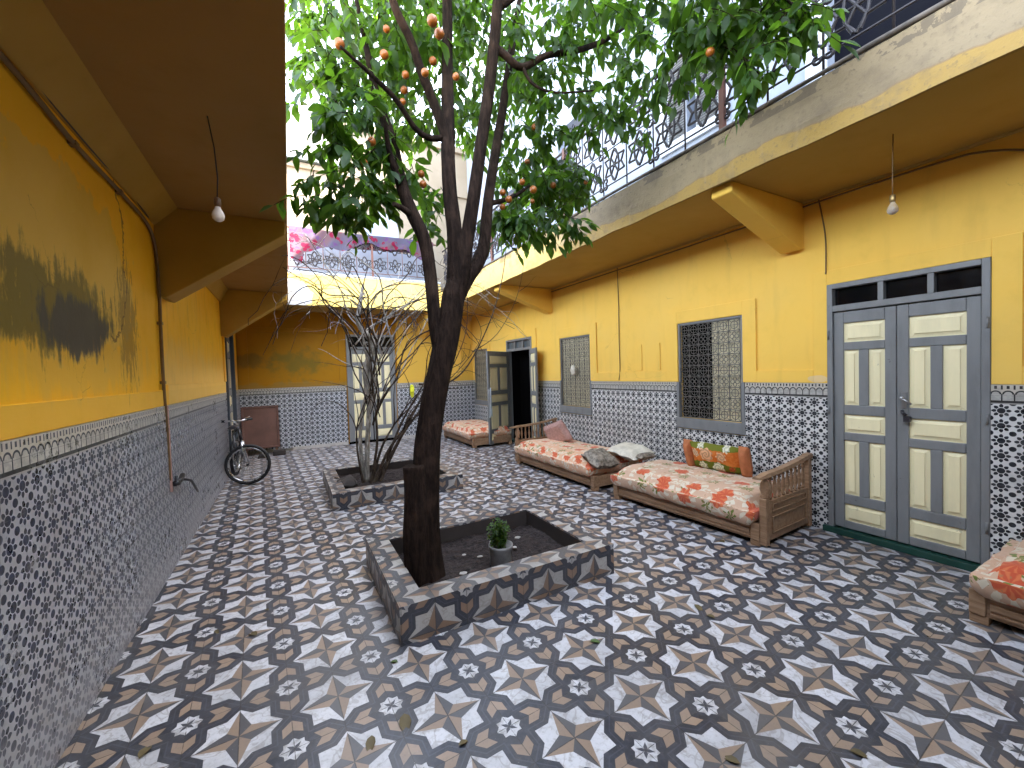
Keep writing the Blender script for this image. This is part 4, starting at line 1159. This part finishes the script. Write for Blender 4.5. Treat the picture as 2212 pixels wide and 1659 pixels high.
def armrest(t, y, D=.86, s=1):
    """end panel, balusters and swept rail at local y"""
    a = MB().box((.0, y-.03, .02), (.06, y+.03, .43)).box((D-.06, y-.03, .02), (D, y+.03, .72)).box((.0605, y-.02, .05), (D-.0605, y+.02, .40)).build('arm_rest', 'wood', t, bevel=.005, world=False)
    f = s*.03
    g = MB()
    for z0_, z1_ in ((.30, .37), (.11, .26)):
        ya, yb = (y+s*.021, y+s*.032)
        g.box((.11, ya, z0_), (D-.11, yb, z0_+.012)).box((.11, ya, z1_-.012), (D-.11, yb, z1_)).box((.11, ya, z0_+.012), (.122, yb, z1_-.012)).box((D-.122, ya, z0_+.012), (D-.11, yb, z1_-.012))
    g.build('panel_moulding', 'wood', a, bevel=.003, world=False)
    prof = [(.012, 0), (.015, .02), (.010, .03), (.017, .07), (.019, .10), (.012, .15), (.009, .18), (.015, .19), (.012, .22)]
    nb = 9
    for i in range(nb):
        x = .13+(D-.24)*i/(nb-1); h = 1+.10*(i/(nb-1))
        MB().lathe((x, y, .40), [(r, z*h) for r, z in prof], 10).build('baluster', 'wood', a, world=False)
    MB().lathe((.045, y, .43), [(.034, 0), (.040, .01), (.030, .03), (.044, .08), (.040, .12), (.022, .16), (.030, .185)], 14).build('turned_post', 'wood', a, world=False)
    rl = MB()
    prv = None
    for i in range(15):
        x = -.10+(D+.12)*i/14; z = .615+.075*(i/14)+.02*math.sin(i/14*PI)*-1
        hw = .034; th = .032 if i > 1 else .02
        cur = [(x, y-hw, z), (x, y+hw, z), (x, y+hw*.8, z+th), (x, y-hw*.8, z+th)]
        if prv:
            for k in range(4): rl.face([prv[k], prv[(k+1) % 4], cur[(k+1) % 4], cur[k]])
        else: rl.face(cur)
        prv = cur
    rl.face(prv); rl.build('rail', 'wood', a, bevel=.006, world=False)

SG = 'floral daybeds along the yellow wall'
s3 = thing('daybed', 'large floral daybed carrying the orange and green pillow, baluster arm at near end', 'daybed', (3.56, 2.10, 0), SG, (0, 0, R(3)))
sofa_base(s3, 1.72, .84, seed=2); armrest(s3, -.03, .84, -1)
s2 = thing('daybed', 'floral daybed with pink cushion against its baluster arm', 'daybed', (3.45, 4.17, 0), SG)
sofa_base(s2, 2.05, .86, cloth='fl2', seed=5); armrest(s2, 2.11, .86, 1)
s1 = thing('daybed', 'farthest faded floral daybed in the back corner beside the open door', 'daybed', (3.38, 8.0, 0), SG)
sofa_base(s1, 1.85, .92, cloth='fl2', seed=9)
s4 = thing('daybed', 'floral daybed cut off by the right edge of the picture', 'daybed', (3.62, -1.0, 0), SG, (0, 0, R(1)))
sofa_base(s4, 1.84, .80, seed=11)

pt_ = thing('pillow', 'orange and green flowered pillow leaning on the tiles', 'pillow', (4.17, 2.93, .57), rot=(0, R(-18), R(4)))
MB().soft((0, 0, 0), (.165, .30, .075), 5, 5, .5, .008, 14, 3, Matrix.Rotation(R(90), 3, 'Y')).build('cover', 'pil', pt_, world=False)
for s_ in (-1, 1):
    MB().soft((.0, s_*.325, .0), (.18, .045, .085), 4, 3, .5, .006, 10, 5+s_, Matrix.Rotation(R(90), 3, 'Y')).build('end_gusset', 'gus', pt_, world=False)
c2 = thing('cushion', 'dusty pink box cushion propped at the arm of the middle daybed', 'cushion', (3.93, 5.68, .54), rot=(R(-20), R(-22), R(8)))
MB().soft((0, 0, 0), (.19, .30, .06), 12, 12, .25, .006, 12, 1, Matrix.Rotation(R(90), 3, 'Y')).build('cover', 'pink', c2, world=False)
c3 = thing('pillow', 'cream pillow with grey ends lying between two daybeds', 'pillow', (4.03, 4.12, .47), rot=(R(4), R(-6), 0))
MB().soft((0, 0, 0), (.20, .27, .075), 4, 3, .5, .012, 14, 8).build('cover', 'cream', c3, world=False)
MB().soft((.0, -.28, .0), (.14, .06, .05), 3, 3, .5, .012, 10, 4).build('end', 'grey', c3, world=False)
tag(MB().soft((3.60, 4.22, .40), (.20, .17, .10), 3, 3, .5, .02, 14, 6, Matrix.Rotation(R(20), 3, 'X')).build('bundle', 'grey'), 'grey patterned cloth bundle at the near end of the middle daybed', 'cloth bundle')

# ------------------------------------------------------------------ bicycle
bk = thing('bicycle', 'old bicycle with steel fork leaning at the left wall, front wheel turned out', 'bicycle', (-.62, 7.4, 0))
def wheel(c, a1, name='wheel'):
    a1 = Vector(a1).normalized(); a2 = Vector((0, 0, 1)); a2 = (a2-a1*a2.dot(a1)).normalized()
    t = MB().torus(c, .285, .024, a1, a2, 44, 8).build('tyre', 'rubber', bk)
    MB().torus(c, .257, .011, a1, a2, 44, 6, 1.6).build('rim', 'chrome', t)
    sp = MB(); nn = a1.cross(a2)
    for k in range(28):
        th = 2*PI*k/28; d = a1*math.cos(th)+a2*math.sin(th); sp.tube([Vector(c)+nn*(.025 if k % 2 else -.025), Vector(c)+d*.255], .0011, 4, False)
    sp.build('spokes', 'plast', t)
    MB().tube([Vector(c)-nn*.05, Vector(c)+nn*.05], .018, 10).build('hub', 'plast', t)
    return nn
cf = Vector((-.60, 7.42, .31)); a1 = Vector((1, -.12, -.12))
wheel(cf, a1)
cr = Vector((-.84, 8.30, .31)); wheel(cr, (.12, 1, .02))
crown = Vector((-.665, 7.47, .66)); headt = Vector((-.71, 7.52, .86)); head0 = Vector((-.675, 7.48, .69))
fk = MB()
for s_ in (-1, 1):
    off = Vector((0, -1, 0))*.0+Vector((.045*s_, .0, 0)); n_ = Vector((.12, .99, 0))
    fk.tube([crown+n_*.045*s_, crown+n_*.055*s_+Vector((.01, 0, -.12)), cf+n_*.055*s_+Vector((.0, 0, .02))], [.016, .014, .011], 8)
fk.tube([crown-n_*.05, crown+n_*.05], .015, 8).build('fork', 'chrome', bk)
MB().tube([head0, headt], .022, 10).build('head_tube', 'plast', bk)
MB().tube([headt, headt+Vector((-.015, .01, .07)), headt+Vector((-.06, 0, .12)), headt+Vector((-.10, .0, .12))], .013, 8).build('stem', 'chrome', bk)
hb = headt+Vector((-.05, 0, .12))
MB().tube([hb+Vector((-.19, .06, .0)), hb+Vector((-.1, .02, .0)), hb, hb+Vector((.09, -.01, .0)), hb+Vector((.20, .05, .01))], .012, 8).build('handlebar', 'chrome', bk)
MB().tube([hb+Vector((-.20, .08, .0)), hb+Vector((-.12, .03, 0))], .018, 8).build('grip', 'rubber', bk)
MB().tube([hb+Vector((.13, .02, .005)), hb+Vector((.23, .07, .01))], .018, 8).build('grip', 'rubber', bk)
MB().tube([hb+Vector((.10, -.01, .03)), hb+Vector((.17, -.05, .04)), hb+Vector((.21, -.06, .06))], .006, 6).build('brake_lever', 'chrome', bk)
bbk = Vector((-.80, 7.92, .30)); seatb = Vector((-.84, 8.08, .78))
MB().tube([head0, bbk], .018, 8).tube([headt, seatb-Vector((0, 0, .06))], .016, 8).tube([bbk, seatb], .016, 8).tube([bbk, cr], .01, 6).tube([seatb-Vector((0, 0, .1)), cr], .009, 6).build('frame', 'plast', bk)
MB().soft(seatb+Vector((0, .0, .05)), (.06, .13, .03), 3, 3, .4, .003, 8, 2).build('saddle', 'plast', bk)
MB().lathe(bbk, [(.075, -.004), (.075, .004)], 20, 'X').tube([bbk+Vector((.04, 0, 0)), bbk+Vector((.06, .05, -.15)), bbk+Vector((.14, .05, -.15))], .009, 6).tube([bbk+Vector((-.03, 0, 0)), bbk+Vector((-.04, -.05, .15)), bbk+Vector((-.10, -.05, .15))], .009, 6).build('crank', 'chrome', bk)

# ------------------------------------------------------------------ small things
bd = thing('board', 'brown framed board standing against the back wall behind the bicycle', 'board', (-.56, 10.1, 0), rot=(R(-6), 0, R(4)))
MB().box((-.30, -.0, .18), (.30, .02, 1.0)).build('sheet', 'board', bd, world=False)
MB().box((-.34, -.02, .14), (-.301, .03, 1.04)).box((.301, -.02, .14), (.34, .03, 1.04)).box((-.30, -.02, .14), (.30, .03, .179)).box((-.30, -.02, 1.001), (.30, .03, 1.04)).build('frame', 'board', bd, bevel=.004, world=False)
MB().box((-.30, 0, 0), (-.25, .05, .139)).build('foot', 'woodd', bd, world=False)
MB().box((.25, 0, 0), (.30, .05, .139)).build('foot', 'woodd', bd, world=False)
tag(MB().box((-.35, 9.85, 0), (-.12, 10.02, .10)).prism([(-.62, .0), (-.42, .0), (-.45, .07), (-.6, .06)], 'Y', 9.7, 9.95).build('rubble', 'rim', None, bevel=.01), 'dark lump of rubble on the floor in front of the brown board', 'rubble')
tag(MB().box((-.22, 10.30, .06), (.03, 10.345, .98)).build('tile_panel', 'dadoB', None, bevel=.004), 'loose tiled slab propped beside the brown board', 'tile slab')

def bulb(x, y, zt, zb, label, mat):
    t = thing('light_bulb', label, 'light bulb', (x, y, zt), 'bare bulbs hanging from the galleries')
    k = .03*(1 if x < 0 else -.4)
    MB().tube([(x, y, zt), (x+k*.8, y, zt-(zt-zb)*.3), (x+k*1.1, y, zt-(zt-zb)*.6), (x+k*.9, y, zb+.12)], .0035, 6).build('cord', 'cabled' if x < 0 else 'cable', t)
    MB().lathe((x+k*.9, y, zb+.12), [(.006, 0), (.016, -.008), (.018, -.035), (.015, -.055)], 12).build('socket', 'woodd' if x < 0 else 'brass', t)
    MB().lathe((x+k*.9, y, zb+.065), [(.014, 0), (.017, -.012), (.028, -.032), (.032, -.05), (.028, -.068), (.015, -.080), (.002, -.084)], 16).build('glass', mat, t)
bulb(-.343, 2.88, 3.099, 2.53, 'frosted bulb hanging from the brown left gallery', 'bulb')
bulb(3.715, 1.24, 3.149, 2.62, 'clear bulb hanging from the yellow right gallery', 'bulbc')

cl = MB(); p, r = smooth([(XL+.02, y, z) for y, z in ((-1, 2.90), (1.2, 2.90), (2.4, 2.89), (2.98, 2.857), (3.64, 2.87), (4.2, 2.86), (4.42, 2.74), (4.47, 2.4), (4.46, 2.1), (4.45, 1.59), (4.47, 1.2), (4.48, .76))], [.013]*12, 6)
cl.tube(p, r, 7)
t = thing('conduit', 'old painted conduit running down the left wall to a tap', 'conduit', (XL+.02, 4.47, .76))
cl.build('pipe', 'cable', t)
p, r = smooth([(XL+.015, y, z) for y, z in ((-1, 3.02), (1.5, 3.0), (2.5, 2.95), (3.2, 2.94), (3.8, 2.95), (4.3, 2.93))], [.005]*6, 6)
MB().tube(p, r, 6).build('wire', 'cabled', t)
for y, z in ((2.98, 2.857), (3.64, 2.87), (4.46, 2.1), (4.45, 1.6), (4.47, 1.2)): MB().box((XL, y-.022, z-.012), (XL+.034, y+.022, z+.012)).build('clip', 'cable', t)
MB().box((XL, 4.475, .66), (XL+.035, 4.495, 1.40)).build('lower_strip', 'pink', t)
MB().lathe((XL+.06, 4.50, .74), [(.03, -.03), (.03, .0), (.012, .01), (.012, .05)], 10).tube([(XL+.05, 4.5, .72), (XL+.06, 4.66, .72), (XL+.05, 4.78, .74)], .022, 8).tube([(XL+.05, 4.70, .72), (XL+.09, 4.9, .66), (XL+.08, 5.2, .50), (XL+.06, 5.38, .44)], .011, 6).build('tap', 'plast', t)

def cable(pts, r, mat, label, name='cable'):
    p, rr_ = smooth(pts, [r]*len(pts), 5); tag(MB().tube(p, rr_, 6).build(name, mat), label, 'cable')
cable([(XR-.012, 4.73, 3.13), (XR-.012, 4.72, 2.6), (XR-.012, 4.725, 2.0), (XR-.012, 4.72, 1.6), (XR-.03, 4.73, 1.42)], .006, 'cable', 'thin cable dropping down the yellow wall between the two windows')
cable([(XR-.012, 2.03, 3.13), (XR-.012, 1.98, 2.8), (XR-.012, 1.975, 2.5), (XR-.03, 1.97, 2.42)], .006, 'cable', 'short cable running down to the closed grey door')
cable([(XR-.02, 8.0, 3.10), (XR-.02, 5.0, 3.09), (XR-.02, 2.6, 3.10), (XR-.02, 2.0, 3.11), (XR-.02, 1.2, 3.10), (XR-.03, .95, 3.06), (XR-.02, .5, 2.9), (XR-.02, -.5, 2.8)], .008, 'cable', 'long cable clipped under the right gallery soffit')

pp = thing('potted_plant', 'small bushy plant in a grey bucket standing in the near planter', 'potted plant', (1.375, 2.79, .095))
MB().lathe((1.375, 2.79, .095), [(.072, 0), (.078, .04), (.088, .15), (.094, .17), (.094, .185), (.086, .186), (.082, .165), (.002, .16)], 20).build('bucket', 'pot', pp)
pf = MB(); st_ = MB()
for i in range(26):
    az, rr0 = rnd.uniform(0, 2*PI), rnd.uniform(0, .05); b = Vector((1.375+rr0*math.cos(az), 2.79+rr0*math.sin(az), .255))
    h = rnd.uniform(.08, .20)*(1.25 if i < 6 else 1); e = b+Vector((.07*math.cos(az)*rnd.random(), .07*math.sin(az)*rnd.random(), h)); st_.tube([b, e], .0025, 4)
    for k in range(26):
        q = b.lerp(e, rnd.uniform(.1, 1)); leaf_geo(pf, q, Vector((rnd.uniform(-1, 1), rnd.uniform(-1, 1), rnd.uniform(-.3, .9))), Vector((rnd.uniform(-1, 1), rnd.uniform(-1, 1), 1)), rnd.uniform(.02, .042), rnd.uniform(.012, .02))
pf.build('foliage', 'leafd', pp); st_.build('stems', 'green', pp)

def chip(x, y, z, s, label, mat='stone', name='plaster_chip', group='pale chips on the planter soil'):
    mb = MB(); n = rnd.randint(5, 7); prof = [(x+s*rnd.uniform(.6, 1)*math.cos(2*PI*k/n), y+s*rnd.uniform(.5, .9)*math.sin(2*PI*k/n)) for k in range(n)]
    mb.prism(prof, 'Z', z, z+s*.22); tag(mb.build(name, mat, None, bevel=.002), label, 'chip', group)
for x_, y_, z_, l_ in ((1.30, 3.02, .030, 'pale chip on dark soil left of the grey bucket'), (1.52, 3.22, .05, 'largest pale chip, behind the grey bucket on the soil'), (1.74, 3.18, .035, 'pale chip on the soil near the far right inner corner'),
    (1.08, 2.83, .035, 'pale chip on the soil between trunk and bucket'), (1.20, 3.12, .022, 'smallest pale chip, far left of the bucket on the soil'), (1.62, 3.02, .028, 'pale chip on the soil right of the bushy plant')):
    chip(x_, y_, .112, z_, l_)
LV = [(1297, 1389, .045, 'green', 'small green leaf standing on a star to the right of the near planter corner'),
 (873, 1541, .065, 'dry', 'largest curled leaf, brown and green, in front of the near planter corner'),
 (803, 1588, .05, 'dry', 'curled olive leaf at the bottom, left of the largest curled leaf'),
 (1500, 1305, .05, 'dry', 'dry leaf on a star tile, midway between near planter and right edge'),
 (1565, 1172, .05, 'dry', 'dry leaf on the floor close to the front of the pillow daybed'),
 (1545, 1336, .04, 'dry', 'flat dry leaf just nearer than the one midway to the right edge'),
 (465, 1361, .03, 'dry', 'tiny dark leaf on the tiles nearest the left dado'),
 (555, 1372, .05, 'dry', 'dark leaf between the left dado and the near planter'),
 (580, 1318, .025, 'dry', 'tiny leaf left of the near planter, farther than its neighbours'),
 (1600, 1650, .04, 'dry', 'dry leaf at the very bottom edge, right of centre'),
 (300, 1640, .05, 'dry', 'dry leaf at the bottom edge close to the left wall'),
 (1835, 1620, .04, 'dry', 'dry leaf in the bottom right part of the floor'),
 (990, 1610, .03, 'dry', 'small dry leaf at the bottom, right of the largest curled leaf'),
 (1010, 1045, .05, 'dry', 'dry leaf beside the right corner of the far planter'),
 (1030, 1012, .04, 'dry', 'dry leaf behind the right end of the far planter'),
 (860, 1430, .03, 'green', 'small green leaf just below the near planter corner')]
for u, v, s_, mt_, lb_ in LV:
    q = at(u, v, 'Z', .006); a_ = rnd.uniform(0, 2*PI); mb = MB()
    leaf_geo(mb, q, Vector((math.cos(a_), math.sin(a_), .12)), Vector((0, 0, 1)), s_*1.7, s_*.85, .3)
    tag(mb.build('fallen_leaf', mt_), lb_, 'leaf', 'fallen leaves on the floor')

# towel on the open leaf, yellow rag by the far door
tw = MB()
for i in range(8):
    for j in range(10):
        f = lambda a, b: (3.73+.035*a/8*3+.0, 7.955-.03-.012*math.sin(a*1.3+b*.3)+.018*a/8*3, 1.25-b*.06-.03*math.sin(a*.9))
        tw.face([f(i, j), f(i+1, j), f(i+1, j+1), f(i, j+1)], True)
tag(tw.build('towel', 'towel'), 'pale blue towel hanging on the edge of the open door leaf', 'towel')
tag(MB().soft(at(890, 845, 'Y', 9.6), (.05, .05, .16), 3, 3, .5, .015, 8, 7).build('duster', 'yrag'), 'yellow-green cloth hanging beside the far grey door', 'cloth')
